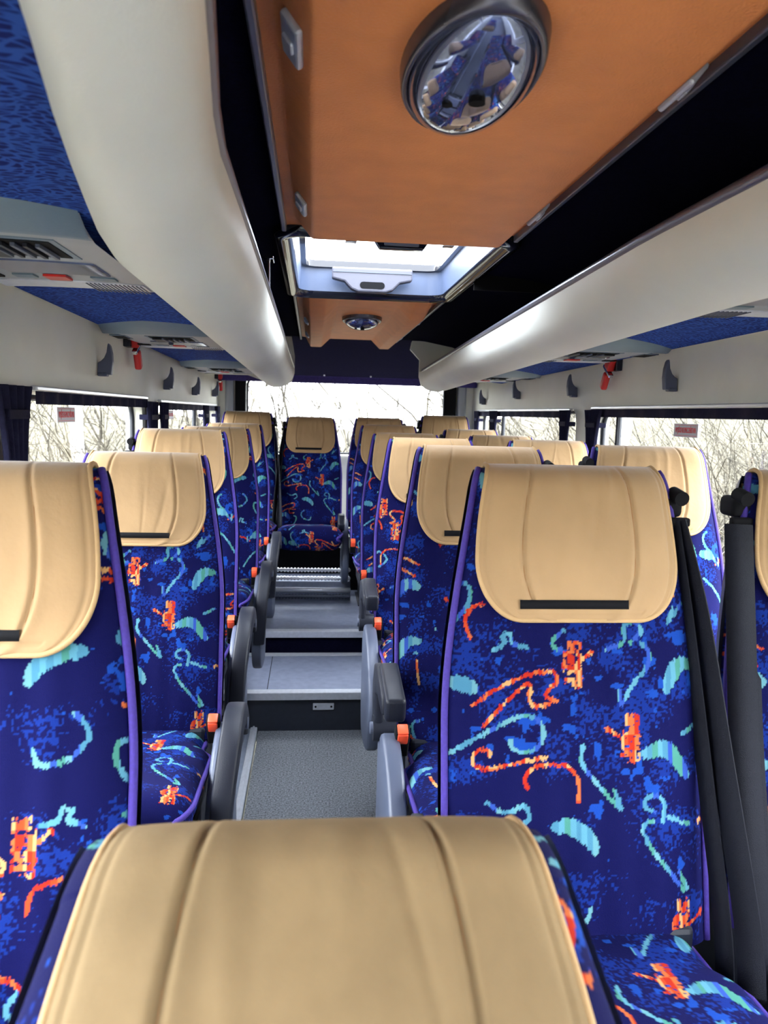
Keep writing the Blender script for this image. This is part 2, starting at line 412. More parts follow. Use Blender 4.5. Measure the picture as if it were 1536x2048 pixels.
# small data plate on the lower riser
pl = empty('riser_plate', (-0.145, S1, 0.115)); tag(pl, 'small grey riveted plate on the black step riser', 'plate')
bm = bmesh.new(); box(bm, -0.048, 0.048, -0.005, 0.0, -0.016, 0.016, bev=0.002)
obj('plate_body', bm, ALU, pl)
for x in (-0.036, 0.036):
    bm = bmesh.new(); cyl(bm, (x, -0.007, 0), (x, -0.004, 0), 0.005, 10); obj('rivet', bm, BLK, pl)

# ceiling lining
HX0, HX1, HY0, HY1 = -0.29, 0.275, 1.94, 2.94
bm = bmesh.new()
def quad(bm, *ps):
    return bm.faces.new([bm.verts.new(p) for p in ps])
def arch(s):   # cross-section from the centre panel to the wall
    X = XL if s < 0 else XR
    return [(s * 0.285, ZC), (s * 0.45, ZC - 0.01), (s * 0.62, ZC - 0.04), (s * 0.76, ZC - 0.10), (X, ZC - 0.165)]
for s in (-1, 1):
    A_ = arch(s)
    P = np.array([[(x, y, z) for x, z in A_] for y in np.linspace(Y0, YR, 12)])
    me = grid_mesh('c', P, flip=(s > 0)); tmp = bmesh.new(); tmp.from_mesh(me); tmp.to_mesh(me); tmp.free(); bm.from_mesh(me)
quad(bm, (-0.285, Y0, ZC), (0.285, Y0, ZC), (0.285, HY0, ZC), (-0.285, HY0, ZC))
quad(bm, (-0.285, HY1, ZC), (0.285, HY1, ZC), (0.285, YR, ZC), (-0.285, YR, ZC))
ce = obj('ceiling', bm, NAVY); tag(ce, 'navy carpet lined roof with brown leather centre panels', kind='structure')
obj('ceiling_joint', boxm(0.29, 0.62, 2.48, 2.488, ZC - 0.05, ZC - 0.001), BLK, ce)

# leather centre panels: front one with flat dropped field, rear one with two ribs
def leather(name, prof, y0, y1, ends, lab):
    o_ = empty(name, (0, (y0 + y1) / 2, ZC)); tag(o_, lab, 'ceiling panel')
    ys = [y0, y0 + ends[0], y1 - ends[1], y1] if ends[1] > 0 else [y0, y0 + ends[0], y1 - 0.001, y1]
    fac = [0.0, 1.0, 1.0, 0.0 if ends[1] > 0 else 1.0]
    P = []
    for y, f in zip(ys, fac):
        P.append([(x, y - (y0 + y1) / 2, -0.006 + z * f) for x, z in prof])
    me = grid_mesh(name, np.array(P))
    bm = bmesh.new(); bm.from_mesh(me); bmesh.ops.recalc_face_normals(bm, faces=bm.faces)
    es = [e for e in bm.edges if e.is_manifold and e.calc_face_angle(0) > 0.2]
    bmesh.ops.bevel(bm, geom=es, offset=0.006, segments=3, affect='EDGES', profile=0.5)
    bm.to_mesh(me); bm.free(); shade(me, 50)
    f = obj('leather_field', me, LEATH, o_)
    hy = (y1 - y0) / 2
    for x in (-0.289, 0.277):
        obj('metal_edging', boxm(x - 0.006, x + 0.006, -hy, hy, -0.022, 0.0, bev=0.003), RIM if x < 0 else RIM, o_)
    return o_
lp1 = leather('ceiling_panel', [(-0.287, 0), (-0.262, -0.002), (-0.222, -0.052), (0.212, -0.052), (0.25, -0.002), (0.275, 0)], -1.9, 1.93, (0.2, 0.10),
    'long brown leather ceiling panel in front of the roof hatch')
lp2 = leather('ceiling_panel', [(-0.287, 0), (-0.26, -0.002), (-0.232, -0.055), (-0.17, -0.055), (-0.12, -0.006), (0.13, -0.006), (0.18, -0.055), (0.235, -0.055), (0.265, -0.002), (0.275, 0)], 2.95, 4.70, (0.28, 0.0),
    'short brown leather ceiling panel with two ribs behind the roof hatch')
def latch(parent, x, y, s, z=-0.03):
    M = Matrix.Translation((x, y, z)) @ Matrix.Rotation(-s * math.radians(52), 4, 'Y')
    bm = bmesh.new(); box(bm, -0.016, 0.016, -0.045, 0.045, -0.006, 0.004, bev=0.004, M=M); box(bm, -0.009, 0.009, -0.012, 0.012, -0.010, -0.004, bev=0.002, M=M)
    obj('latch_plate', bm, ALU, parent)
for y in (1.62, 0.93): latch(lp1, -0.243, y - 0.015, -1, -0.036)
for y in (1.60, 0.98): latch(lp1, 0.236, y - 0.015, 1, -0.036)
for y in (3.62, 4.25): latch(lp2, -0.248, y - 3.825, -1, -0.036)
for y in (3.5, 4.2): latch(lp2, 0.252, y - 3.825, 1, -0.036)

def dome(name, x, y, z, r, ry, h, lab):
    e = empty(name, (x, y, z)); tag(e, lab, 'ceiling lamp', 'domed ceiling lamps')
    P = []
    for t in np.linspace(0, math.pi / 2, 14):
        P.append([(r * 0.93 * math.sin(t) * math.cos(a_), ry * 0.93 * math.sin(t) * math.sin(a_), -0.012 - h * math.cos(t)) for a_ in np.linspace(0, 2 * math.pi, 48, endpoint=False)])
    obj('domed_glass', grid_mesh('domed_glass', np.array(P), close_u=True), MIRROR, e)
    P = []
    for rr_, zz in ((0.91, -0.012), (0.94, -0.020), (0.98, -0.022), (1.03, -0.016), (1.05, 0.0)):
        P.append([(r * rr_ * math.cos(a_), ry * rr_ * math.sin(a_), zz) for a_ in np.linspace(0, 2 * math.pi, 48, endpoint=False)])
    obj('lamp_ring', grid_mesh('lamp_ring', np.array(P), close_u=True), MRING, e)
    for k, (dx, dy, q) in enumerate(((0.0, -0.045, 0.009), (-0.028, -0.02, 0.006))):
        bm = bmesh.new(); zz = -0.012 - h * math.sqrt(max(0, 1 - dx * dx / (r * .93) ** 2 + dy * dy / (ry * .93) ** 2))
        cyl(bm, (dx, dy, zz - 0.001), (dx, dy, zz + 0.006), q, 14); obj('sensor_hole', bm, BLK, e)
    return e
dome('domed_ceiling_lamp', -0.045, 0.905, ZC - 0.058, 0.074, 0.156, 0.045, 'large domed mirror-like lamp on the leather panel in front of the roof hatch')
dome('domed_ceiling_lamp', 0.005, 3.62, ZC - 0.010, 0.088, 0.13, 0.045, 'small looking domed lamp between two leather ribs beyond the roof hatch')

# roof hatch
hc = empty('roof_hatch', ((HX0 + HX1) / 2, (HY0 + HY1) / 2, ZC)); tag(hc, 'glossy black framed roof hatch with white daylight and grey handles', 'roof hatch')
hx, hy = (HX1 - HX0) / 2, (HY1 - HY0) / 2
def ring_mesh(specs, n=48):
    bm = bmesh.new(); rows = []
    for (ax, ay, r, z) in specs:
        rows.append([bm.verts.new((p[0], p[1], z)) for p in rrect(0, 0, ax, ay, r, n)])
    for a_, b_ in zip(rows, rows[1:]):
        for i in range(n): bm.faces.new((a_[i], a_[(i + 1) % n], b_[(i + 1) % n], b_[i]))
    bmesh.ops.recalc_face_normals(bm, faces=bm.faces)
    return bm
bm = ring_mesh([(hx + 0.03, hy + 0.02, 0.07, 0.0), (hx + 0.03, hy + 0.02, 0.07, -0.018), (hx + 0.02, hy + 0.012, 0.065, -0.028), (hx + 0.0, hy - 0.0, 0.06, -0.03), (hx - 0.018, hy - 0.016, 0.055, -0.014), (hx - 0.02, hy - 0.018, 0.055, 0.0)])
o = obj('black_frame', bm, HBLACK, hc); shade(o.data, 50)
bm = ring_mesh([(hx - 0.02, hy - 0.018, 0.055, -0.006), (hx - 0.022, hy - 0.02, 0.055, 0.02), (hx - 0.028, hy - 0.024, 0.05, 0.075)])
o = obj('inner_liner', bm, HGREY, hc); shade(o.data, 50)
bm = ring_mesh([(hx - 0.028, hy - 0.024, 0.05, 0.075), (hx - 0.045, hy - 0.04, 0.04, 0.077), (hx - 0.045, hy - 0.04, 0.04, 0.10)])
o = obj('glass_rim', bm, HBLACK, hc); shade(o.data, 50)
bm = ring_mesh([(hx - 0.04, hy - 0.045, 0.05, 0.102), (0.01, 0.01, 0.005, 0.102)])
obj('hatch_glass', bm, glass_mat('tinted_hatch_glass', (0.5, 0.52, 0.54), 0.05), hc)
# far handle: wide grip with an oval hole; near handle the same, seen edge on
def handle(y, s):
    hdl = empty('hatch_handle', (0.0, y, 0.0), parent=hc)
    bm = extrude_poly([(-0.145, 0.07), (0.145, 0.07), (0.145, 0.03), (0.10, 0.02), (0.075, -0.005), (0.05, -0.014), (-0.05, -0.014), (-0.075, -0.005), (-0.10, 0.02), (-0.145, 0.03)], 'y', -0.02, 0.02, bev=0.006)
    obj('grip', bm, HHAND, hdl)
    bm = bmesh.new()
    P = rrect(0, 0.009, 0.045, 0.012, 0.012, 24)
    v0 = [bm.verts.new((p[0], -0.0215, p[1])) for p in P]; bm.faces.new(v0)
    v1 = [bm.verts.new((p[0], 0.0215, p[1])) for p in P]; bm.faces.new(v1)
    obj('grip_hole', bm, BLK, hdl)
    bm = bmesh.new(); box(bm, -0.142, 0.142, -0.023, -0.019, 0.052, 0.055); obj('grip_line', bm, MDG, hdl)
handle(hy - 0.075, 1)
hd = empty('hatch_handle', (0.01, -hy + 0.07, 0.0), parent=hc)
bm = extrude_poly([(-0.16, 0.03), (0.16, 0.03), (0.14, -0.006), (0.07, -0.014), (0.055, -0.036), (-0.055, -0.036), (-0.07, -0.014), (-0.14, -0.006)], 'y', -0.012, 0.012, bev=0.004); obj('grip', bm, HBLACK, hd)
bm = bmesh.new(); box(bm, -0.045, 0.045, -0.014, 0.0135, -0.030, -0.013, bev=0.004); obj('grip_insert', bm, HHAND, hd)
for x in (-0.12, 0.12): obj('frame_catch', boxm(x - 0.014, x + 0.014, -hy - 0.005, -hy + 0.02, -0.036, -0.028, bev=0.002), CHROME, hc)
# little silver bracket on the luggage rack beside the hatch
bk = empty('rack_bracket', (-0.335, 2.1, 1.80)); tag(bk, 'small silver bracket standing on rack rim beside the roof hatch', 'bracket')
bm = bmesh.new(); box(bm, -0.006, 0.004, -0.02, 0.02, -0.055, 0.04, bev=0.002); obj('post', bm, CHROME, bk)
bm = bmesh.new(); box(bm, -0.014, 0.014, -0.03, 0.03, 0.04, 0.048, bev=0.002); obj('top_plate', bm, CHROME, bk)

# ------------------------------------------------------------------ luggage racks
def rack(sgn, lab):
    XW = XL if sgn < 0 else XR
    e = empty('luggage_rack', (sgn * 0.5, 2.0, 1.7)); tag(e, lab, 'luggage rack', None)
    o0 = np.array(e.location)
    prof = [(0.325, 1.750), (0.327, 1.725), (0.332, 1.70), (0.345, 1.675), (0.372, 1.652), (0.41, 1.638), (0.45, 1.636), (0.485, 1.648), (0.51, 1.672), (0.52, 1.70)]
    pp = smoothpath([(a_, b_, 0) for a_, b_ in prof], 45)[:, :2]
    ys = np.concatenate([np.linspace(-1.9, 1.2, 26), np.linspace(1.3, 4.55, 20)])
    def sh(y, x):
        dz = -0.012 * max(0, y - 1.2)
        dx = 0.0; kz = 1.0
        if sgn < 0:      # the near end of this rack draws in and gets shallower
            e_ = float(np.interp(y, [0.3, 0.40, 0.536, 0.613, 0.719, 0.872, 1.159], [0.36, 0.378, 0.402, 0.421, 0.442, 0.471, 0.520]))
            k_ = (e_ - 0.325) / 0.195
            dx = (x - 0.325) * (k_ - 1) - float(np.interp(y, [0.3, 0.6, 0.9], [0.055, 0.03, 0.0])) * max(0.0, 1 - (x - 0.325) / 0.1); kz = 0.5 + 0.5 * k_
        else: dx = 0.03 * max(0, y - 1.3)
        return dx, dz, kz
    def surf(pp, ys, flip):
        P = []
        for y in ys:
            row = []
            for x, z in pp:
                dx, dz, kz = sh(y, x); row.append((sgn * (x + dx), y, 1.75 - (1.75 - z) * (kz if z < 1.7005 or x < 0.34 else 1.0) + dz))
            P.append(row)
        return np.array(P) - o0
    me = grid_mesh('rack_shell', surf(pp, ys, False), flip=(sgn < 0)); obj('rack_shell', me, RACK, e)
    # rim roll and inner floor of the rack
    obj('rim_rail', tube('rim_rail', [(sgn * (0.331 + sh(y, 0.331)[0]) - o0[0], y - o0[1], 1.752 - 0.012 * max(0, y - 1.2) - o0[2]) for y in ys], 0.011, 10), RIM, e)
    fl_ = [(0.338, 1.75), (0.345, 1.72), (0.38, 1.69), (0.5, 1.71), (abs(XW) - 0.002, 1.725)]
    obj('rack_bed', grid_mesh('rack_bed', surf(fl_, ys, False)), NAVY, e)
    # blue underside, interrupted by consoles but one continuous panel behind them
    un = [(0.516, 1.7045), (0.54, 1.706), (0.7, 1.708), (abs(XW) - 0.018, 1.702 if sgn < 0 else 1.69)]
    P = surf(un, ys, False); P[:, -1, 0] = sgn * (abs(XW) - 0.018) - o0[0]; P[:, 2, 0] = sgn * 0.7 - o0[0]
    obj('blue_underside', grid_mesh('blue_underside', P, flip=(sgn < 0)), BLUE, e)
    # rear end cap
    y = 4.55; dz = -0.012 * 3.35
    ex = sh(y, 0.4)[0]
    cap = [(0.345, ZC - 0.003), (0.335, 1.84), (0.325, 1.78), (0.325, 1.72 + dz), (0.34, 1.67 + dz), (0.372, 1.65 + dz), (0.41, 1.636 + dz), (0.45, 1.634 + dz), (0.485, 1.646 + dz), (0.51, 1.67 + dz), (0.6, 1.70 + dz), (abs(XW) - 0.01, 1.70 + dz), (abs(XW) - 0.01, 1.74), (0.62, 1.845), (0.45, 1.885)]
    bm = extrude_poly([(sgn * a_ - o0[0], b_ - o0[2]) for a_, b_ in [(min(c_[0] + (ex if k_ > 1 else ex * 0.3), abs(XW) - 0.01), c_[1]) for k_, c_ in enumerate(cap)]], 'y', y + 0.12 - o0[1], y + 0.15 - o0[1], bev=0.0)
    obj('end_cap', bm, RACK, e)
    P = np.array([[(sgn * (x + ex), yy, z + dz) for x, z in pp] for t, yy in ((0, y), (1, y + 0.13))]) - o0
    obj('end_roll', grid_mesh('end_roll', P), RACK, e)
    return e
rack(-1, 'pale bulging overhead luggage rack along the single seat side')
rack(1, 'pale bulging overhead luggage rack along the double seat side')

# overhead service consoles
def console(sgn, y0, ln, lab):
    XW = XL if sgn < 0 else XR
    zb = 1.705 - 0.012 * max(0, y0 - 1.2) - (0.003 if sgn > 0 else 0)
    xi, xo = 0.528, abs(XW) - 0.02
    W_ = xo - xi
    e = empty('overhead_console', (sgn * (xi + xo) / 2, y0 + ln / 2, zb)); tag(e, lab, 'overhead console', 'overhead service consoles')
    def P2(u, v, z):   # u 0 inner..1 outer, v 0 near..1 far
        return (sgn * ((u - 0.5) * W_), (v - 0.5) * ln, z)
    nu, nv = 13, 25
    P = []
    for j in range(nv):
        v = j / (nv - 1); row = []
        for i in range(nu):
            u = i / (nu - 1)
            bow = 0.10 * (1 - (2 * u - 1) ** 2)            # both ends bow towards the viewer
            vv = v - bow * 0.9
            z = -0.024 * min(1, max(0.0, min(v, 1 - v)) / 0.12) ** 0.6 - 0.004 * math.sin(math.pi * u)
            if u > 0.85: z *= 1 - (u - 0.85) / 0.15 * 0.5
            row.append(P2(u, vv, z))
        P.append(row)
    P = np.array(P)
    def at(u, v, dz=0.0):
        bow = 0.10 * (1 - (2 * u - 1) ** 2)
        z = -0.024 * min(1, max(0.0, min(v, 1 - v)) / 0.12) ** 0.6 - 0.004 * math.sin(math.pi * u)
        return Vector(P2(u, v - bow * 0.9, z + dz))
    obj('housing', grid_mesh('housing', P, flip=(sgn < 0)), CONS, e)
    # blue-grey lip at the near end
    rows = [[np.array(at(u, v, dz)) for u in np.linspace(0, 1, 13)] for v, dz in ((-0.06, 0.018), (0.0, -0.004), (0.07, -0.006), (0.10, -0.002))]
    obj('front_lip', grid_mesh('front_lip', np.array(rows), flip=(sgn < 0)), CONSB, e)
    def patch(name, u0, u1, v0, v1, dz, m, th=0.004, n=6):
        top = np.array([[np.array(at(u, v, -dz)) for u in np.linspace(u0, u1, n)] for v in np.linspace(v0, v1, 4)])
        ring = np.array([[np.array(at(u, v, -dz + th)) for u in np.linspace(u0, u1, n)] for v in np.linspace(v0, v1, 4)])
        bm = bmesh.new()
        a_ = [[bm.verts.new(p) for p in r] for r in top]; b_ = [[bm.verts.new(p) for p in r] for r in ring]
        for g in (a_, b_):
            for i in range(3):
                for j in range(n - 1): bm.faces.new((g[i][j], g[i][j + 1], g[i + 1][j + 1], g[i + 1][j]))
        for i in range(3):
            for j in (0, n - 1): bm.faces.new((a_[i][j], a_[i + 1][j], b_[i + 1][j], b_[i][j]))
        for j in range(n - 1):
            for i in (0, 3): bm.faces.new((a_[i][j], a_[i][j + 1], b_[i][j + 1], b_[i][j]))
        bmesh.ops.recalc_face_normals(bm, faces=bm.faces)
        return obj(name, bm, m, e)
    patch('vent_frame', 0.16, 0.60, 0.13, 0.36, 0.0015, CONSB)
    vr = patch('vent_recess', 0.19, 0.57, 0.15, 0.34, 0.0028, BLK)
    for k in range(5):
        u = 0.24 + k * 0.05
        bm = bmesh.new(); c = at(u, 0.24, -0.006); box(bm, c.x - 0.003, c.x + 0.003, c.y - 0.045, c.y + 0.045, c.z - 0.003, c.z + 0.002); o_ = obj('vent_slat', bm, DKG if k % 2 else MDG, e)
    patch('vent_knob', 0.44, 0.54, 0.17, 0.32, 0.009, DKG)
    patch('vent_frame', 0.80, 0.97, 0.15, 0.33, 0.0015, CONSB); patch('vent_recess', 0.82, 0.95, 0.17, 0.31, 0.0028, BLK)
    patch('reading_lamp_lens', 0.14, 0.66, 0.42, 0.60, 0.003, MIRROR, n=10)
    patch('call_button', 0.38, 0.50, 0.63, 0.70, 0.005, RED)
    patch('switch_slot', 0.14, 0.26, 0.64, 0.69, 0.003, CONSB); patch('switch_slot', 0.56, 0.68, 0.64, 0.69, 0.003, CONSB); patch('switch_slot', 0.76, 0.9, 0.64, 0.69, 0.003, BLK)
    patch('speaker_band', 0.03, 0.9, 0.74, 0.93, 0.002, ALU, n=10)
    for k in range(14):
        u = 0.05 + k * 0.022
        c0 = at(u, 0.75, -0.0035); c1 = at(u, 0.91, -0.0035)
        bm = bmesh.new(); box(bm, c0.x - 0.001, c0.x + 0.001, c0.y, c1.y, c0.z, c0.z + 0.002); obj('speaker_slat', bm, MDG, e)
    return e
lab = ['overhead console nearest the camera above single seats, with red button', 'middle overhead console above the single seats', 'farthest overhead console above the single seats',
       'overhead console above double seats cut by the right picture edge', 'middle overhead console above the double seats near the red hammer', 'farthest overhead console above the double seats']
for i, y in enumerate((1.10, 2.36, 3.74)):
    console(-1, y, 0.60, lab[i]); console(1, y + (-0.02 if i else 0), 0.60, lab[3 + i])

# ------------------------------------------------------------------ rear valance
va = empty('rear_valance', (0.03, 4.9, 1.8)); tag(va, 'dark navy felt valance above the back window with violet lower band', 'valance')
ox = np.array(va.location)
pv = [(4.66, 1.895), (4.74, 1.87), (4.88, 1.815), (5.05, 1.75), (5.2, 1.705), (5.27, 1.695)]
P = np.array([[(x, y, z) for x in np.linspace(XL + 0.01, XR - 0.01, 10)] for y, z in pv]) - ox
obj('felt_panel', grid_mesh('felt_panel', P, flip=True), VAL, va)
P = np.array([[(x, y, z) for x in np.linspace(XL + 0.01, XR - 0.01, 10)] for y, z in ((5.27, 1.695), (5.285, 1.685), (5.29, 1.652), (5.31, 1.648), (5.44, 1.66))]) - ox
obj('lower_band', grid_mesh('lower_band', P, flip=True), VALB, va)
for x in (-0.40, -0.14, 0.17):
    bm = bmesh.new(); cyl(bm, (x - ox[0], 5.215 - ox[1], 1.695 - ox[2]), (x - ox[0], 5.225 - ox[1], 1.712 - ox[2]), 0.006, 10); obj('screw_cap', bm, ALU, va)

# ------------------------------------------------------------------ hooks, hammers, curtains, stickers
HOOKP = [(-0.032, -0.042), (0.024, -0.042), (0.030, -0.005), (0.028, 0.022), (0.021, 0.044), (0.013, 0.052), (0.010, 0.044), (0.006, 0.024), (-0.004, 0.008), (-0.018, -0.002), (-0.030, -0.006)]
def hook(sgn, y, z, lab):
    X = XL if sgn < 0 else XR
    e = empty('coat_hook', (X, y, z)); tag(e, lab, 'coat hook', 'coat hooks above the windows')
    bm = extrude_poly([((0.004 if q[0] < -1 else 0) + (q[0] + 0.034) * 0.72 * (-sgn), q[1]) for q in HOOKP], 'y', -0.011, 0.011, bev=0.003)
    obj('hook_body', bm, HOOKM, e)
    bm = bmesh.new(); box(bm, min(-sgn * 0.002, -sgn * 0.03), max(-sgn * 0.002, -sgn * 0.03), -0.014, 0.014, -0.047, -0.036, bev=0.003); obj('hook_foot', bm, HOOKM, e)
hk = ['first coat hook above the birch window, left of the hammer', 'second coat hook on the single seat side, beyond red hammer', 'third coat hook on the single seat side', 'last coat hook on the single seat side near the back window']
for (y, z), l_ in zip(((2.42, 1.588), (3.45, 1.578), (4.25, 1.572), (5.08, 1.582)), hk): hook(-1, y, z, l_)
hk = ['coat hook above the exit sticker window', 'coat hook just beyond red hammer over the pale pillar, double seat side', 'coat hook above the farther window, double seat side', 'last coat hook on the double seat side near the back window']
for (y, z), l_ in zip(((2.35, 1.592), (3.27, 1.592), (4.19, 1.60), (5.04, 1.578)), hk): hook(1, y, z, l_)

def hammer(sgn, y, z, tilt, lab):
    X = (XL if sgn < 0 else XR) - sgn * 0.012
    e = empty('emergency_hammer', (X, y, z)); tag(e, lab, 'emergency hammer', 'red emergency hammers')
    obj('wall_clip', boxm(-0.012, 0.012, -0.03, 0.03, -0.012, 0.045, bev=0.003), DKG, e)
    xo = -sgn * 0.022
    M = Matrix.Translation((xo, 0, 0.02)) @ Matrix.Rotation(tilt, 4, 'X')
    obj('hammer_head', boxm(-0.014, 0.014, -0.022, 0.022, -0.03, 0.035, bev=0.006, M=M), RED, e)
    bm = bmesh.new(); box(bm, -0.009, 0.009, -0.04, 0.04, -0.045, -0.032, bev=0.003, M=M); obj('steel_tip', bm, CHROME, e)
    obj('hammer_handle', boxm(-0.012, 0.012, -0.015, 0.015, -0.115, -0.048, bev=0.007, M=M), RED, e)
hammer(-1, 2.77, 1.668, 0.5, 'red emergency hammer above the birch window')
hammer(-1, 5.24, 1.665, 0.4, 'small looking red emergency hammer near the back window')
hammer(1, 2.82, 1.645, 0.6, 'red emergency hammer above the exit sticker window')

def curtain(sgn, y0, y1, z0, z1, lab, X=None, folds=5, bunch=0.55):
    X = (XL if sgn < 0 else XR)
    e = empty('window_curtain', (X - sgn * 0.012, (y0 + y1) / 2, z1)); tag(e, lab, 'curtain', 'navy window curtains')
    n = folds * 8; P = []
    for j, t in enumerate(np.linspace(0, 1, 14)):
        z = -t * (z1 - z0)
        wdt = 1 - (1 - bunch) * math.sin(min(1, t * 3.0) * math.pi / 2) if t < 1 else bunch
        row = []
        for i in range(n + 1):
            s = i / n - 0.5
            row.append((-sgn * (0.012 + 0.010 * math.sin(i / n * folds * 2 * math.pi)), s * (y1 - y0) * wdt, z))
        P.append(row)
    me = grid_mesh('pleated_cloth', np.array(P)); obj('pleated_cloth', me, CURT, e)
    obj('tie_band', boxm(-0.024, 0.024, -(y1 - y0) * bunch / 2 - 0.004, (y1 - y0) * bunch / 2 + 0.004, -0.07, -0.05, bev=0.003), CURT, e)
    return e
curtain(-1, 1.58, 1.80, 0.88, 1.49, 'navy curtain at the near edge of the birch window', bunch=0.5)
curtain(-1, 3.0, 3.20, 0.96, 1.475, 'navy curtain at the far edge of the birch window', bunch=0.7)
curtain(-1, 3.26, 3.42, 0.96, 1.475, 'navy curtain at the near edge of the farther window, single seat side')
curtain(-1, 4.52, 4.72, 0.96, 1.475, 'navy curtain in the middle of the farther window, single seat side')
curtain(-1, 5.12, 5.26, 0.96, 1.475, 'navy curtain at the rear corner, single seat side')
curtain(1, 2.90, 3.10, 0.96, 1.49, 'navy curtain beside the pillar at the exit sticker window', bunch=0.5)
curtain(1, 3.27, 3.42, 0.96, 1.49, 'navy curtain beside the pillar at the farther window, double seat side', bunch=0.55)
curtain(1, 4.60, 4.82, 0.96, 1.49, 'navy curtain in the middle of the farther window, double seat side')
curtain(1, 5.12, 5.26, 0.96, 1.49, 'navy curtain at the rear corner, double seat side')
def pelmet(sgn, y0, y1, z, lab):
    X = (XL if sgn < 0 else XR)
    e = empty('curtain_rail', (X - sgn * 0.012, (y0 + y1) / 2, z)); tag(e, lab, 'curtain rail', 'curtain rails above the windows')
    h = (y1 - y0) / 2
    obj('rail', boxm(-0.008, 0.008, -h, h, 0.004, 0.016, bev=0.003), RAIL, e)
    P = np.array([[(-sgn * (0.004 + 0.006 * math.sin(i * 0.9)), -h + 2 * h * i / 80, zz) for i in range(81)] for zz in (0.004, -0.012, -0.026)])
    obj('gathered_heading', grid_mesh('gathered_heading', P), CURT, e)
pelmet(-1, 1.84, 3.04, 1.478, 'white rail with navy heading over the birch window')
pelmet(-1, 3.30, 5.2, 1.47, 'white rail with navy heading over the farther window, single seat side')
pelmet(1, 1.2, 3.04, 1.488, 'rail with navy heading over the exit sticker window')
pelmet(1, 3.30, 5.2, 1.482, 'rail with navy heading over the farther window, double seat side')

def sticker(sgn, y, z, wd, lab):
    X = (XL - 0.046 if sgn < 0 else XR + 0.046)
    e = empty('exit_sticker', (X, y, z)); tag(e, lab, 'sticker', 'emergency exit stickers')
    obj('sticker_film', boxm(-0.0008, 0.0008, -wd / 2, wd / 2, -0.021, 0.021), WHITE, e)
    for zz in (-0.0165, 0.0165):
        obj('border_line', boxm(-0.0014, 0.0014, -wd / 2 + 0.008, wd / 2 - 0.008, zz - 0.0007, zz + 0.0007), REDT, e)
    cu = bpy.data.curves.new('lettering', 'FONT'); cu.body = 'WYJ\u015aCIE BEZPIECZE\u0143STWA'; cu.size = 0.02; cu.align_x = 'CENTER'; cu.align_y = 'CENTER'; cu.extrude = 0.0004; cu.offset = 0.0004
    t = bpy.data.objects.new('lettering', cu); COL.objects.link(t)
    bpy.context.view_layer.update()
    dg = bpy.context.evaluated_depsgraph_get(); me = bpy.data.meshes.new_from_object(t.evaluated_get(dg)); bpy.data.objects.remove(t)
    xs = [v.co.x for v in me.vertices]; k = (wd - 0.024) / (max(xs) - min(xs))
    for v in me.vertices: v.co.x *= k; v.co.y *= 1.15
    me.materials.clear(); me.materials.append(REDT)
    lt = obj('lettering', me, None, e)
    lt.rotation_euler = (math.pi / 2, 0, math.pi / 2 if sgn < 0 else -math.pi / 2); lt.location = (-sgn * 0.0018, 0, 0)
sticker(-1, 2.26 * 1.0, 1.425, 0.16, 'red lettered exit sticker on the birch window')
sticker(-1, 3.87, 1.42, 0.16, 'red lettered exit sticker on the farther window, single seat side')
sticker(1, 2.36, 1.425, 0.16, 'red lettered exit sticker on the wide double seat side window')

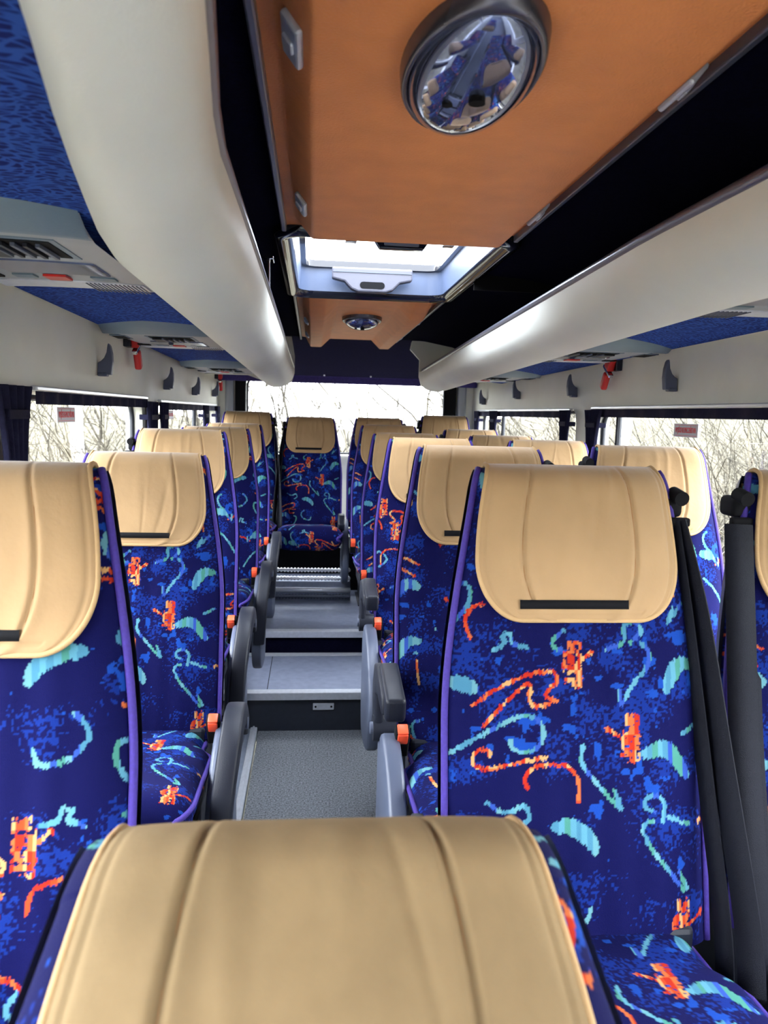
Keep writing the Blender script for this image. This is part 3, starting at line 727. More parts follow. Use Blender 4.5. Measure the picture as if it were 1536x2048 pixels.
# ------------------------------------------------------------------ seats
PAT = [('o', [(-0.182, 0.404), (-0.141, 0.375), (-0.093, 0.354), (-0.063, 0.348), (-0.044, 0.351), (-0.042, 0.365), (-0.055, 0.377), (-0.061, 0.388), (-0.043, 0.395)]), ('o', [(-0.164, 0.437), (-0.13, 0.399), (-0.095, 0.37), (-0.085, 0.375), (-0.089, 0.389), (-0.082, 0.403), (-0.067, 0.404), (-0.041, 0.395)]), ('t', [(-0.217, 0.484), (-0.178, 0.458), (-0.13, 0.431), (-0.104, 0.421), (-0.078, 0.424), (-0.066, 0.442), (-0.071, 0.466), (-0.094, 0.479), (-0.116, 0.472), (-0.121, 0.458)]), ('o', [(-0.155, 0.485), (-0.156, 0.477), (-0.171, 0.476), (-0.182, 0.488), (-0.179, 0.502), (-0.157, 0.506), (-0.112, 0.496), (-0.061, 0.487)]), ('o', [(-0.093, 0.538), (-0.096, 0.521), (-0.083, 0.504), (-0.053, 0.499), (-0.024, 0.505), (-0.007, 0.526), (-0.007, 0.56)]), ('t', [(0.001, 0.471), (-0.001, 0.498), (0.021, 0.526), (0.043, 0.551), (0.065, 0.572), (0.054, 0.544)]), ('t', [(0.106, 0.302), (0.119, 0.317), (0.114, 0.342), (0.093, 0.366), (0.069, 0.401), (0.066, 0.38)]), ('t', [(0.044, 0.311), (0.075, 0.299), (0.076, 0.273), (0.095, 0.266), (0.106, 0.281), (0.086, 0.302)]), ('t', [(-0.148, 0.312), (-0.129, 0.301), (-0.133, 0.289), (-0.12, 0.287), (-0.116, 0.301), (-0.092, 0.309)]), ('t', [(-0.028, 0.28), (-0.043, 0.291), (-0.049, 0.305), (-0.032, 0.312)]), ('c', [(0.15, 0.381), (0.162, 0.353), (0.178, 0.338), (0.202, 0.339)]), ('c', [(0.105, 0.486), (0.14, 0.476), (0.162, 0.491), (0.184, 0.523)]), ('c', [(-0.218, 0.367), (-0.196, 0.371), (-0.178, 0.378)]), ('t', [(-0.201, 0.202), (-0.185, 0.209), (-0.187, 0.238), (-0.207, 0.266), (-0.22, 0.284)]), ('o', [(-0.164, 0.236), (-0.183, 0.245), (-0.192, 0.266), (-0.185, 0.292)]), ('t', [(0.187, 0.234), (0.157, 0.266), (0.167, 0.245)]), ('t', [(0.179, 0.454), (0.206, 0.44)]), ('W', [(-0.015, 0.344), (0.017, 0.316)]), ('W', [(0.084, 0.468), (0.045, 0.443)]), ('t', [(0.138, 0.595), (0.141, 0.567), (0.129, 0.553), (0.111, 0.555), (0.106, 0.571), (0.123, 0.578)]), ('t', [(0.148, 0.588), (0.186, 0.603)]), ('t', [(0.12, 0.594), (0.108, 0.596), (0.103, 0.612), (0.119, 0.642), (0.143, 0.67), (0.17, 0.703), (0.18, 0.705), (0.166, 0.678)]), ('W', [(0.168, 0.773), (0.209, 0.749)]), ('t', [(0.237, 0.827), (0.263, 0.805)]), ('o', [(-0.195, 0.048), (-0.197, 0.08), (-0.201, 0.109)]), ('t', [(-0.195, 0.029), (-0.188, 0.029)]), ('o', [(0.209, 0.603), (0.214, 0.599), (0.226, 0.608)]),
       ('t', [(-0.16, 0.56), (-0.13, 0.575), (-0.10, 0.565), (-0.09, 0.585), (-0.11, 0.60)]), ('c', [(-0.05, 0.60), (-0.02, 0.60), (0.01, 0.62), (0.02, 0.64)]), ('o', [(-0.20, 0.66), (-0.16, 0.64), (-0.11, 0.63), (-0.11, 0.655), (-0.14, 0.67), (-0.10, 0.675)]), ('o', [(-0.19, 0.69), (-0.15, 0.67), (-0.14, 0.70), (-0.11, 0.70)]), ('t', [(-0.04, 0.68), (-0.06, 0.71), (-0.04, 0.74), (0.0, 0.75), (0.01, 0.73)]), ('W', [(0.06, 0.10), (0.10, 0.08)]), ('t', [(-0.12, 0.10), (-0.08, 0.14), (-0.05, 0.19)]), ('o', [(0.08, 0.18), (0.12, 0.17), (0.16, 0.19), (0.17, 0.22)]), ('c', [(-0.2, 0.72), (-0.17, 0.71), (-0.14, 0.74)]), ('o', [(0.15, 0.02), (0.17, 0.05), (0.2, 0.06)]), ('t', [(-0.03, 0.2), (0.0, 0.17), (0.03, 0.2), (0.0, 0.23)]), ('o', [(-0.08, 0.06), (-0.04, 0.04), (0.0, 0.05), (0.01, 0.08)])]
for _k in (0, 1, 4, 6, 10, 17): PAT.append((PAT[_k][0], [(-a_, b_ - 0.34) for a_, b_ in PAT[_k][1]]))
for _k in (8, 13, 12): PAT.append((PAT[_k][0], [(a_ + 0.09, b_ + 0.52) for a_, b_ in PAT[_k][1]]))
CW, CH, CR = 0.48, 0.86, 0.0019
def canvas():
    W_, H_ = int(CW / CR), int(CH / CR)
    img = np.zeros((H_, W_, 3)); img[:] = lin((8, 11, 84))
    yy, xx = np.mgrid[0:H_, 0:W_]
    X = (xx + .5) * CR - CW / 2; Y = (yy + .5) * CR - 0.08
    rs = np.random.RandomState(3)
    def nz(sc, seed):       # tiling value noise
        r = np.random.RandomState(seed); nx, ny = max(2, int(CW / sc)), max(2, int(CH / sc)); g = r.rand(ny, nx)
        fx = xx / W_ * nx; fy = yy / H_ * ny; ix = fx.astype(int); iy = fy.astype(int); fx -= ix; fy -= iy
        fx = fx * fx * (3 - 2 * fx); fy = fy * fy * (3 - 2 * fy)
        a_ = g[iy % ny, ix % nx]; b_ = g[iy % ny, (ix + 1) % nx]; c_ = g[(iy + 1) % ny, ix % nx]; d_ = g[(iy + 1) % ny, (ix + 1) % nx]
        return (a_ * (1 - fx) + b_ * fx) * (1 - fy) + (c_ * (1 - fx) + d_ * fx) * fy
    big = nz(0.045, 1); mid = nz(0.014, 2); fin = nz(0.0036, 5)
    spk = (big * 0.75 + fin * 0.62) > 0.86
    img[spk] = lin((18, 52, 150))
    blot = (nz(0.05, 8) * 0.5 + mid * 0.62 + fin * 0.14) > 0.93
    img[blot] = lin((26, 82, 190))
    colr = rs.rand(W_ * 2); cr2 = rs.rand(W_ * 2)
    O = [lin(c) for c in ((232, 84, 42), (240, 124, 66), (246, 190, 122), (216, 54, 32))]
    T = [lin(c) for c in ((112, 186, 212), (90, 160, 192), (92, 172, 156), (62, 100, 205), (124, 190, 204))]
    def pick(mask, pal, key, runx, seed):
        r = np.random.RandomState(seed)
        run = np.repeat(r.randint(0, len(pal), W_ // runx + 2), runx)[:W_]
        rowv = np.repeat(r.randint(0, len(pal), H_ // 14 + 2), 14)[:H_]
        idx = (run[xx] + (rowv[yy] if key == 'o' else 0)) % len(pal)
        P = np.array(pal)
        img[mask] = P[idx[mask]]
    jag = (rs.rand(W_) - 0.5) * 0.0045        # each warp thread ends a little high or low
    for k, (kind, pts) in enumerate(PAT):
        for wy in (-CH, 0, CH):
            Yj = Y + jag[xx] + wy
            p = np.array(pts)
            if kind == 'W':                     # blocky little tower with an arm
                cx, cy = p[0]; hx_, hy_ = 0.017, 0.027
                m = (abs(X - cx) < hx_ * (0.7 + 0.4 * nz(0.006, 20 + k))) & (abs(Yj - cy) < hy_ * (0.75 + 0.5 * nz(0.007, 40 + k)))
                m |= (abs(X - cx - 0.004) < 0.012) & (abs(Yj - cy + 0.038) < 0.009 * (0.5 + nz(0.006, 60 + k)))
                m &= ~((nz(0.005, 80 + k) > 0.74))
                d = np.hypot(X - p[1][0], Yj - p[1][1]); m |= d < 0.005
                t = np.clip(((X - cx) * (p[1][0] - cx) + (Yj - cy) * (p[1][1] - cy)) / ((p[1][0] - cx) ** 2 + (p[1][1] - cy) ** 2), 0, 1)
                d = np.hypot(X - cx - t * (p[1][0] - cx), Yj - cy - t * (p[1][1] - cy)); m |= d < 0.0026
                pick(m, O, 'o', 3, 100 + k); continue
            sp_ = smoothpath(np.c_[p, np.zeros(len(p))], 8 * len(p))[:, :2]
            m = np.zeros_like(X, bool); n = len(sp_)
            for i in range(n - 1):
                a_, b_ = sp_[i], sp_[i + 1]; L2 = ((b_ - a_) ** 2).sum() + 1e-12
                if min(a_[1], b_[1]) - .02 > Yj.max() or max(a_[1], b_[1]) + .02 < Yj.min(): continue
                wdt = {'o': 0.0031, 't': 0.0036, 'c': 0.0115 * (0.45 + 0.75 * math.sin(math.pi * (i / n) ** 0.8))}[kind]
                x0_, x1_ = min(a_[0], b_[0]) - .016, max(a_[0], b_[0]) + .016
                c0, c1 = max(0, int((x0_ + CW / 2) / CR)), min(W_, int((x1_ + CW / 2) / CR) + 1)
                r0, r1 = int((min(a_[1], b_[1]) - .02 + .08 - wy) / CR), int((max(a_[1], b_[1]) + .02 + .08 - wy) / CR) + 1
                r0, r1 = max(0, r0), min(H_, r1)
                if r1 <= r0 or c1 <= c0: continue
                xs_, ys_ = X[r0:r1, c0:c1], Yj[r0:r1, c0:c1]
                t = np.clip(((xs_ - a_[0]) * (b_[0] - a_[0]) + (ys_ - a_[1]) * (b_[1] - a_[1])) / L2, 0, 1)
                m[r0:r1, c0:c1] |= np.hypot(xs_ - a_[0] - t * (b_[0] - a_[0]), ys_ - a_[1] - t * (b_[1] - a_[1])) < wdt
            pick(m, O if kind == 'o' else T, kind, 4 if kind == 'o' else 5, 200 + k)
    return img * 0.43
CANVAS = canvas()
def weave(x, v, var):
    """x: metres across, v: metres down from the top; var = (dx, dv, mirror)"""
    dx, dv, mi = var
    xx = (x * mi + dx + CW / 2) % CW; vv = (v + dv + 0.08) % CH
    iy = np.clip((vv / CR).astype(int), 0, CANVAS.shape[0] - 1); ix = np.clip((xx / CR).astype(int), 0, CANVAS.shape[1] - 1)
    return CANVAS[iy, ix]
VARS = {'a': (0, 0, 1), 'b': (0.11, 0.34, -1), 'c': (0.21, 0.57, 1)}

BL, BT, BR_ = 0.80, 0.105, 0.045       # backrest length, thickness, top radius
REC = math.atan(0.215)
def hw_back(h):
    h = np.asarray(h, float)
    s = np.clip((h - 0.36) / (BL - 0.36), 0, 1); s = s * s * (3 - 2 * s) * 0.45 + s * s * 0.55
    w_ = 0.226 - 0.058 * s
    t = np.clip((h - (BL - 0.045)) / 0.045, 0, 1)
    return w_ - 0.008 * (1 - np.sqrt(np.maximum(0, 1 - t * t)))
def slab(u, q, L, T, hw, r, off=0.0, ex=6, x=None, coff=0.0):
    """u in -1..1 across (or x in metres), q = length along the front, over the rounded end and back"""
    A_ = L - r
    arc = math.pi / 2 * r * 1.3
    th = np.clip((q - A_) / arc, 0, 2) * (math.pi / 2)
    h = np.where(q < A_, q, np.where(q < A_ + 2 * arc, A_ + (r + off) * np.sin(th), A_ - (q - A_ - 2 * arc)))
    sgn = np.where(q < A_, 1.0, np.where(q < A_ + 2 * arc, np.cos(th), -1.0))
    W_ = hw(h) + coff
    X = u * W_ if x is None else x
    uu = np.clip(np.abs(X / W_), 0, 1)
    e = np.sqrt(np.maximum(0, 1 - uu ** ex))
    n = (T / 2 * e + off) * sgn
    return X, h, n
def to_back(X, h, n):
    return np.stack([X, -(BL - h) * math.sin(REC) - n * math.cos(REC), 1.36 - (BL - h) * math.cos(REC) + n * math.sin(REC) * -1.0 * -1.0 * 0 + n * math.sin(REC)], -1)
CUL, CUT = 0.50, 0.13
def hw_cush(h):
    h = np.asarray(h, float); s = np.clip((h - 0.10) / 0.06, 0, 1); s = s * s * (3 - 2 * s)
    t = np.clip((h - (CUL - 0.06)) / 0.06, 0, 1)
    return 0.192 + 0.030 * s - 0.035 * (1 - np.sqrt(np.maximum(0, 1 - t * t)))
def to_cush(X, h, n):
    tl = 0.09
    y = -0.165 - h * math.cos(tl) - n * math.sin(tl); z = 0.548 + h * math.sin(tl) + n * math.cos(tl)
    return np.stack([X, y, z], -1)
CACHE = {}
def cached(key, fn):
    if key not in CACHE: CACHE[key] = fn()
    return CACHE[key]
USP = lambda n: np.sin(np.linspace(-math.pi / 2, math.pi / 2, n)) * 0.35 + np.linspace(-1, 1, n) * 0.65
def m_back(var):
    res = 0.0021
    nu = int(0.46 / res); qs = np.arange(0.0, BL + 0.10, res)
    U, Q = np.meshgrid(USP(nu), qs)
    X, h, n = slab(U, Q, BL, BT, hw_back, BR_, ex=5)
    flute = 0.0022 * (np.cos(np.clip(np.abs(X), 0, 0.15) / 0.15 * 2 * math.pi * 2.5) - 1) * 0.5 * (Q < BL - BR_)
    P = to_back(X, h, n + flute)
    return grid_mesh('backrest', P, colors=weave(X, BL - Q, VARS[var]))
def m_cush(var):
    res = 0.0024
    nu = int(0.44 / res); qs = np.arange(0.0, CUL + 0.16, res)
    U, Q = np.meshgrid(USP(nu), qs)
    X, h, n = slab(U, Q, CUL, CUT, hw_cush, 0.06, ex=7)
    return grid_mesh('cushion', to_cush(X, h, n), colors=weave(X, Q + 0.3, VARS[var]))
def m_cush_under():
    U, Q = np.meshgrid(USP(20), np.linspace(CUL + 0.15, 2 * CUL + 0.1, 14))
    X, h, n = slab(U, Q, CUL, CUT, hw_cush, 0.06, ex=7)
    return grid_mesh('cushion_pan', to_cush(X, np.maximum(h, 0), n))
def m_shell():
    U, Q = np.meshgrid(USP(40), np.linspace(BL + 0.075, 2 * BL + 0.02, 60))
    X, h, n = slab(U, Q, BL, BT + 0.012, hw_back, BR_, off=0.002, ex=5, coff=0.007)
    n = np.where(np.abs(U) > 0.93, n * 0 + np.maximum(n, -BT * 0.5), n)
    return grid_mesh('back_shell', to_back(X, h, n))
def m_pipe_back(s):
    q = np.linspace(0.0, BL + 0.02, 46); X, h, n = slab(np.full_like(q, 0.985 * s), q, BL, BT, hw_back, BR_, off=0.002, ex=5, coff=0.002)
    return (tube('p', to_back(X, h, n), 0.0062, 8))
def m_pipe_cush(s):
    q = np.linspace(0.0, CUL + 0.12, 40); X, h, n = slab(np.full_like(q, 0.985 * s), q, CUL, CUT, hw_cush, 0.06, off=0.002, ex=7, coff=0.002)
    return (tube('p', to_cush(X, h, n), 0.0062, 8))
CLEN = 0.275    # how far the cover hangs down the front
QTOP = BL + 0.012
def cov_w(d):   # half width of the cover, d = distance down from the top along the front (negative: over the back)
    d = np.asarray(d, float)
    w_ = 0.150 + 0.023 * np.sin(np.clip(d / 0.2, 0, 1) * math.pi / 2)
    r = 0.105; t = np.clip((d - (CLEN - r)) / r, 0, 1)
    return w_ - 0.075 * (1 - np.sqrt(np.maximum(0, 1 - t ** 2.2)))
def cov_pt(a_, d, off, seed=0):
    q = QTOP - d
    X = a_ * cov_w(np.minimum(d, CLEN))
    X, h, n = slab(None, q, BL, BT, hw_back, BR_, off=0.0, ex=5, x=X)
    return X, h, n, off
def m_cover(seed):
    rs = np.random.RandomState(seed)
    A_, D = np.meshgrid(np.linspace(-1, 1, 121), np.linspace(-0.13, CLEN, 120))
    q = QTOP - D; X = A_ * cov_w(D)
    off = np.full_like(A_, 0.0085)
    for s in (-0.52, 0.5):
        xs_ = s + 0.06 * (1 if s > 0 else -1) * np.sin(np.clip(D / CLEN, 0, 1) * math.pi)
        off -= 0.0055 * np.exp(-((A_ - xs_) / 0.022) ** 2) * (D < CLEN - 0.022)
        off += 0.003 * np.exp(-((A_ - xs_) / 0.10) ** 2)
    off -= 0.0022 * np.exp(-((np.abs(A_) - 0.93) / 0.013) ** 2)
    off -= 0.0022 * np.exp(-((D - (CLEN - 0.014)) / 0.0025) ** 2) * (np.abs(A_) < 0.8)
    for k in range(9):
        c = rs.uniform(-0.45, 0.45); w_ = rs.uniform(0.02, 0.08); d0 = rs.uniform(0.0, 0.2); sl = rs.uniform(-1.2, 1.2)
        off += rs.uniform(-0.0022, 0.0022) * np.exp(-((A_ - c - sl * (D - d0)) / w_) ** 2) * np.exp(-((D - d0) / 0.08) ** 2)
    Xx, h, n = slab(None, q, BL, BT, hw_back, BR_, off=0.007, ex=5, x=X)
    # keep the cover a little proud of the fabric everywhere
    th = np.clip((q - (BL - BR_)) / (math.pi / 2 * BR_ * 1.3), 0, 2) * (math.pi / 2); sg = np.where(q < BL - BR_, 1.0, np.cos(th))
    n = n + (off - 0.007) * sg
    return grid_mesh('headrest_cover', to_back(Xx, h, n))
def m_cov_pipe():
    ds = np.concatenate([np.linspace(-0.13, CLEN - 0.105, 22), CLEN - 0.105 * (1 - np.sin(np.linspace(0, math.pi / 2, 22)[1:]))])
    left = [(-1, d) for d in ds]; right = [(1, d) for d in ds[::-1]]
    bot = [(a_, CLEN) for a_ in np.linspace(-1, 1, 16)[1:-1]]
    L = np.array(left + bot + right); q = QTOP - L[:, 1]; X = L[:, 0] * cov_w(L[:, 1])
    Xx, h, n = slab(None, q, BL, BT, hw_back, BR_, off=0.006, ex=5, x=X)
    return tube('cover_binding', to_back(Xx, h, n), 0.0042, 7)
def m_velcro():
    x0, x1 = -0.106, 0.080
    P = []
    for d, o_ in ((CLEN - 0.034, 0.004), (CLEN - 0.034, 0.0115), (CLEN - 0.019, 0.0115), (CLEN - 0.019, 0.004)):
        xs_ = np.linspace(x0, x1, 20); Xx, h, n = slab(None, np.full(20, QTOP - d), BL, BT, hw_back, BR_, off=o_, ex=5, x=xs_)
        P.append(to_back(Xx, h, n))
    return grid_mesh('fastener_strip', np.array(P))
def m_seam(s):
    d = np.linspace(-0.05, CLEN - 0.036, 30)
    a_ = s + 0.06 * (1 if s > 0 else -1) * np.sin(np.clip(d / CLEN, 0, 1) * math.pi)
    Xx, h, n = slab(None, QTOP - d, BL, BT, hw_back, BR_, off=0.0056, ex=5, x=a_ * cov_w(d))
    return tube('seam', to_back(Xx, h, n), 0.0011, 5)
def m_frame():
    bm = bmesh.new(); box(bm, -0.19, 0.19, -0.60, -0.20, 0.42, 0.475, bev=0.01); box(bm, -0.19, 0.19, -0.21, -0.10, 0.42, 0.62, bev=0.01)
    me = bpy.data.meshes.new('seat_frame'); bm.to_mesh(me); bm.free(); return me
def m_leg():   # unit height leg, scaled to the floor
    bm = bmesh.new(); box(bm, -0.02, 0.02, -0.50, -0.18, -0.425, 0.0, bev=0.006); box(bm, -0.035, 0.035, -0.54, -0.14, -0.425, -0.415)
    me = bpy.data.meshes.new('leg'); bm.to_mesh(me); bm.free(); return me
def from_bm(name, bm, sm=True):
    me = bpy.data.meshes.new(name); bm.normal_update(); bm.to_mesh(me); bm.free()
    if sm: shade(me, 45)
    return me
def m_side(s):   # rounded side cover on the aisle side
    pts = [(-0.16, 0.60), (-0.25, 0.655), (-0.34, 0.64), (-0.42, 0.60), (-0.50, 0.52), (-0.545, 0.42), (-0.54, 0.33), (-0.48, 0.25), (-0.36, 0.21), (-0.2, 0.21), (-0.15, 0.3)]
    pts = [tuple(p[:2]) for p in smoothpath([(a_, b_, 0) for a_, b_ in pts], 40)]
    return from_bm('side_cover', extrude_poly(pts, 'x', s * 0.228, s * 0.272, bev=0.010))
def m_arm_down(s):   # thick curved arm hanging over the side of the seat
    pts = smoothpath([(s * 0.285, -0.20, 0.62), (s * 0.285, -0.27, 0.685), (s * 0.285, -0.36, 0.70), (s * 0.283, -0.45, 0.665), (s * 0.275, -0.52, 0.58), (s * 0.268, -0.545, 0.47), (s * 0.262, -0.53, 0.38)], 36)
    t = np.gradient(pts, axis=0); t /= np.linalg.norm(t, axis=1, keepdims=True)
    nx = np.array([1.0, 0, 0]); P = []
    for i, (p, tt) in enumerate(zip(pts, t)):
        b_ = np.cross(nx, tt); b_ /= np.linalg.norm(b_)
        hw_, hh = 0.026, 0.028 + 0.006 * math.sin(i / len(pts) * math.pi)
        if i in (0, len(pts) - 1): hw_ *= 0.75; hh *= 0.6
        ring = []
        for k in range(20):
            an = 2 * math.pi * k / 20; c, s_ = math.cos(an), math.sin(an)
            ring.append(p + nx * hw_ * np.sign(c) * abs(c) ** 0.3 + b_ * hh * np.sign(s_) * abs(s_) ** 0.3)
        P.append(ring)
    P = np.array(P); me = grid_mesh('armrest', P, close_u=True)
    bm = bmesh.new(); bm.from_mesh(me); bm.verts.ensure_lookup_table(); N = len(P)
    bm.faces.new([bm.verts[i] for i in range(20)]); bm.faces.new([bm.verts[(N - 1) * 20 + i] for i in range(20)])
    return from_bm('armrest', bm)
def m_arm_up(s):     # arm swung up: bracket rising at the side, block-ended pad towards the front
    bm = bmesh.new()
    pts = [(-0.22, 0.64), (-0.15, 0.64), (-0.125, 0.74), (-0.165, 0.81), (-0.23, 0.828), (-0.38, 0.80), (-0.385, 0.755), (-0.26, 0.76), (-0.205, 0.74)]
    sm = extrude_poly([(a_, b_) for a_, b_ in pts], 'x', s * 0.264, s * 0.286, bev=0.006)
    me = bpy.data.meshes.new('t'); sm.to_mesh(me); sm.free(); bm.from_mesh(me)
    M = Matrix.Translation((s * 0.256, -0.33, 0.79)) @ Matrix.Rotation(math.radians(10), 4, 'X')
    box(bm, -0.024, 0.024, -0.085, 0.10, -0.030, 0.030, bev=0.010, seg=3, M=M)
    cyl(bm, (s * 0.23, -0.19, 0.645), (s * 0.288, -0.19, 0.645), 0.034, 18)
    return from_bm('armrest', bm)
def m_bolt(s, y, z):
    bm = bmesh.new(); cyl(bm, (s * 0.27, y, z), (s * 0.312 if z > 0.65 else s * 0.295, y, z), 0.016, 14); return from_bm('pivot_bolt', bm)
def m_buckle(s):
    bm = bmesh.new(); M = Matrix.Translation((s * 0.222, -0.27, 0.655)) @ Matrix.Rotation(0.5, 4, 'X')
    box(bm, -0.018, 0.018, -0.016, 0.016, -0.06, 0.03, bev=0.004, M=M); return from_bm('buckle', bm)
def m_button(s):
    bm = bmesh.new(); M = Matrix.Translation((s * 0.222, -0.27, 0.655)) @ Matrix.Rotation(0.5, 4, 'X')
    box(bm, -0.013, 0.013, -0.020, -0.012, -0.006, 0.028, bev=0.003, M=M); box(bm, -0.013, 0.013, -0.018, 0.012, 0.026, 0.034, bev=0.003, M=M); return from_bm('release_button', bm)
def m_guide(s):
    bm = bmesh.new()
    box(bm, s * 0.180 - 0.022, s * 0.180 + 0.022, -0.035, 0.02, 1.280, 1.318, bev=0.010, seg=3)
    cyl(bm, (s * 0.188, -0.055, 1.316), (s * 0.188, -0.02, 1.322), 0.013, 16)
    box(bm, s * 0.190 - 0.02, s * 0.190 + 0.02, -0.05, -0.034, 1.266, 1.282, bev=0.004)
    return from_bm('belt_guide', bm)
def m_strap(s):
    bm = bmesh.new()
    a_ = smoothpath([(s * 0.190, -0.045, 1.275), (s * 0.213, -0.10, 1.12), (s * 0.232, -0.17, 0.9), (s * 0.246, -0.26, 0.66), (s * 0.245, -0.29, 0.56)], 24)
    sd = np.stack([np.array([s * math.cos(t), -math.sin(t), 0]) for t in np.linspace(1.45, 0.75, len(a_))])
    bm.from_mesh(ribbon('a', a_, 0.042, sd, 0.003))
    b_ = smoothpath([(s * 0.182, -0.040, 1.275), (s * 0.197, -0.09, 1.1), (s * 0.214, -0.16, 0.85), (s * 0.226, -0.23, 0.62), (s * 0.226, -0.25, 0.5)], 24)
    sd2 = np.stack([np.array([s * math.cos(t), -math.sin(t), 0]) for t in np.linspace(1.4, 1.1, len(b_))])
    bm.from_mesh(ribbon('b', b_, 0.034, sd2, 0.003))
    me = bpy.data.meshes.new('belt_strap'); bm.to_mesh(me); bm.free(); return me
def m_strap_wide(s):
    bm = bmesh.new()
    a_ = smoothpath([(s * 0.205, -0.06, 1.272), (s * 0.214, -0.11, 1.1), (s * 0.222, -0.17, 0.88), (s * 0.232, -0.26, 0.62), (s * 0.235, -0.29, 0.5)], 24)
    sd = np.stack([np.array([math.cos(t), math.sin(t) * s, 0]) for t in np.linspace(0.1, 0.4, len(a_))])
    bm.from_mesh(ribbon('a', a_, 0.05, sd, 0.003))
    b_ = a_ + np.array([s * -0.03, 0.02, 0]); bm.from_mesh(ribbon('b', b_, 0.03, sd, 0.003))
    me = bpy.data.meshes.new('belt_strap'); bm.to_mesh(me); bm.free(); return me
def m_arm_rear(s):
    bm = bmesh.new()
    P = [(-0.19, 0.64), (-0.30, 0.70), (-0.40, 0.70), (-0.44, 0.64), (-0.42, 0.58), (-0.3, 0.60), (-0.2, 0.58)]
    sm = extrude_poly(P, 'x', s * 0.2, s * 0.245, bev=0.008); me = bpy.data.meshes.new('t'); sm.to_mesh(me); sm.free(); bm.from_mesh(me)
    return from_bm('armrest', bm)
COVER_SEEDS = {}
def seat(x, y, ztop, var, lab, cat='seat', belt=1, arm=None, group='coach seats', floor=0.0, button=None, rot=0.0, cover=1, wide=False, k=1.0, rec=0.0, legs=True, cz=1.0):
    """x,y,ztop: centre of the top of the backrest"""
    if rec:   # extra recline about the hinge at the foot of the backrest
        py, pz = -0.176, 0.56; dy, dz = 0 - py, 1.36 - pz
        ty, tz = dy * math.cos(rec) + dz * math.sin(rec) + py, -dy * math.sin(rec) + dz * math.cos(rec) + pz
        y -= ty * k; zt = tz
    else: zt = 1.36
    z0 = ztop - zt * k
    e = empty('coach_seat', (x, y, z0), (0, 0, rot)); e.scale = (k, k, k); tag(e, lab, cat, group)
    P = lambda n, key, fn, m: obj(n, cached(key, fn), m, e)
    br = P('backrest', 'back' + var, lambda: m_back(var), FABRIC)
    for q_ in (() if rec else (-1, 1)): obj('edge_piping', cached('pb%d' % q_, lambda: m_pipe_back(q_)), PIPE, br)
    sh_ = P('back_shell', 'shell', m_shell, SHELL)
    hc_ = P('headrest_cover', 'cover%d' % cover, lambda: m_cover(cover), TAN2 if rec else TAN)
    obj('cover_binding', cached('cp', m_cov_pipe), TANP, hc_)
    for q_ in (-0.52, 0.5): obj('seam', cached('seam%.1f' % q_, lambda: m_seam(q_)), SEAM, hc_)
    obj('fastener_strip', cached('velcro', m_velcro), BLK, hc_)
    if rec:
        Mr = Matrix.Translation((0, -0.176, 0.56)) @ Matrix.Rotation(-rec, 4, 'X') @ Matrix.Translation((0, 0.176, -0.56))
        for o_ in (br, sh_, hc_): o_.matrix_local = Mr
        hc_.scale.x = 0.94
    cu = P('cushion', 'cush' + var, lambda: m_cush(var), FABRIC)
    for q_ in (-1, 1): obj('cushion_piping', cached('pc%d' % q_, lambda: m_pipe_cush(q_)), PIPE, cu)
    cu.scale = (1, 1, cz); cu.location.z = 0.64 * (1 - cz)
    P('cushion_pan', 'cpan', m_cush_under, SHELL)
    if legs: P('seat_frame', 'frame', m_frame, DKG)
    lh = z0 / k + 0.425 - floor / k
    for sx in ((-0.12, 0.12) if legs else ()):
        l_ = P('leg', 'leg', m_leg, DKG); l_.location = (sx, 0, 0.425); l_.scale = (1, 1, max(0.05, lh / 0.425))
    if belt:
        g = obj('belt_guide', cached('guide%d' % belt, lambda: m_guide(belt)), BLK, e)
        obj('belt_strap', cached(('strapw%d' if wide else 'strap%d') % belt, lambda: (m_strap_wide if wide else m_strap)(belt)), WEB, e)
    if arm:
        kind, s = arm
        if kind != 'buckle':
            obj('side_cover', cached('side%d' % s, lambda: m_side(s)), MDG, e)
        if kind == 'down':
            a_ = obj('armrest', cached('armd%d' % s, lambda: m_arm_down(s)), DKG, e)
            obj('pivot_bolt', cached('bd%d' % s, lambda: m_bolt(s, -0.26, 0.655)), MDG, a_)
        elif kind == 'up':
            a_ = obj('armrest', cached('armu%d' % s, lambda: m_arm_up(s)), DKG, e)
            obj('pivot_bolt', cached('bu%d' % s, lambda: m_bolt(s, -0.19, 0.645)), MDG, a_)
        elif kind == 'rear':
            a_ = obj('armrest', cached('armr%d' % s, lambda: m_arm_rear(s)), DKG, e)
        b_ = obj('buckle', cached('bk%d' % s, lambda: m_buckle(s)), BLK, e)
        obj('release_button', cached('bt%d' % s, lambda: m_button(s)), button or ORANGE, b_)
    return e
# right hand pair: inner column by the aisle
seat(0.238, 1.33, 1.362, 'a', 'large blue patterned aisle seat in first row of pairs, beside the hanging black belts', belt=1, arm=('up', -1), cover=1)
seat(0.226, 2.02, 1.366, 'b', 'second aisle seat of the pairs, behind the first, with raised armrest', belt=1, arm=('up', -1), cover=2, k=.97)
seat(0.219, 2.82, 1.361, 'c', 'third aisle seat of the pairs, with raised armrest', belt=1, arm=('up', -1), cover=3, k=.90)
seat(0.220, 3.60, 1.359, 'a', 'fourth aisle seat of the pairs, counted from the front', belt=1, arm=('buckle', -1), cover=4, floor=0.18, k=.89)
seat(0.208, 4.30, 1.385, 'b', 'fifth aisle seat of the pairs, just in front of the rear bench', belt=1, arm=('buckle', -1), cover=1, floor=0.30, k=.89)
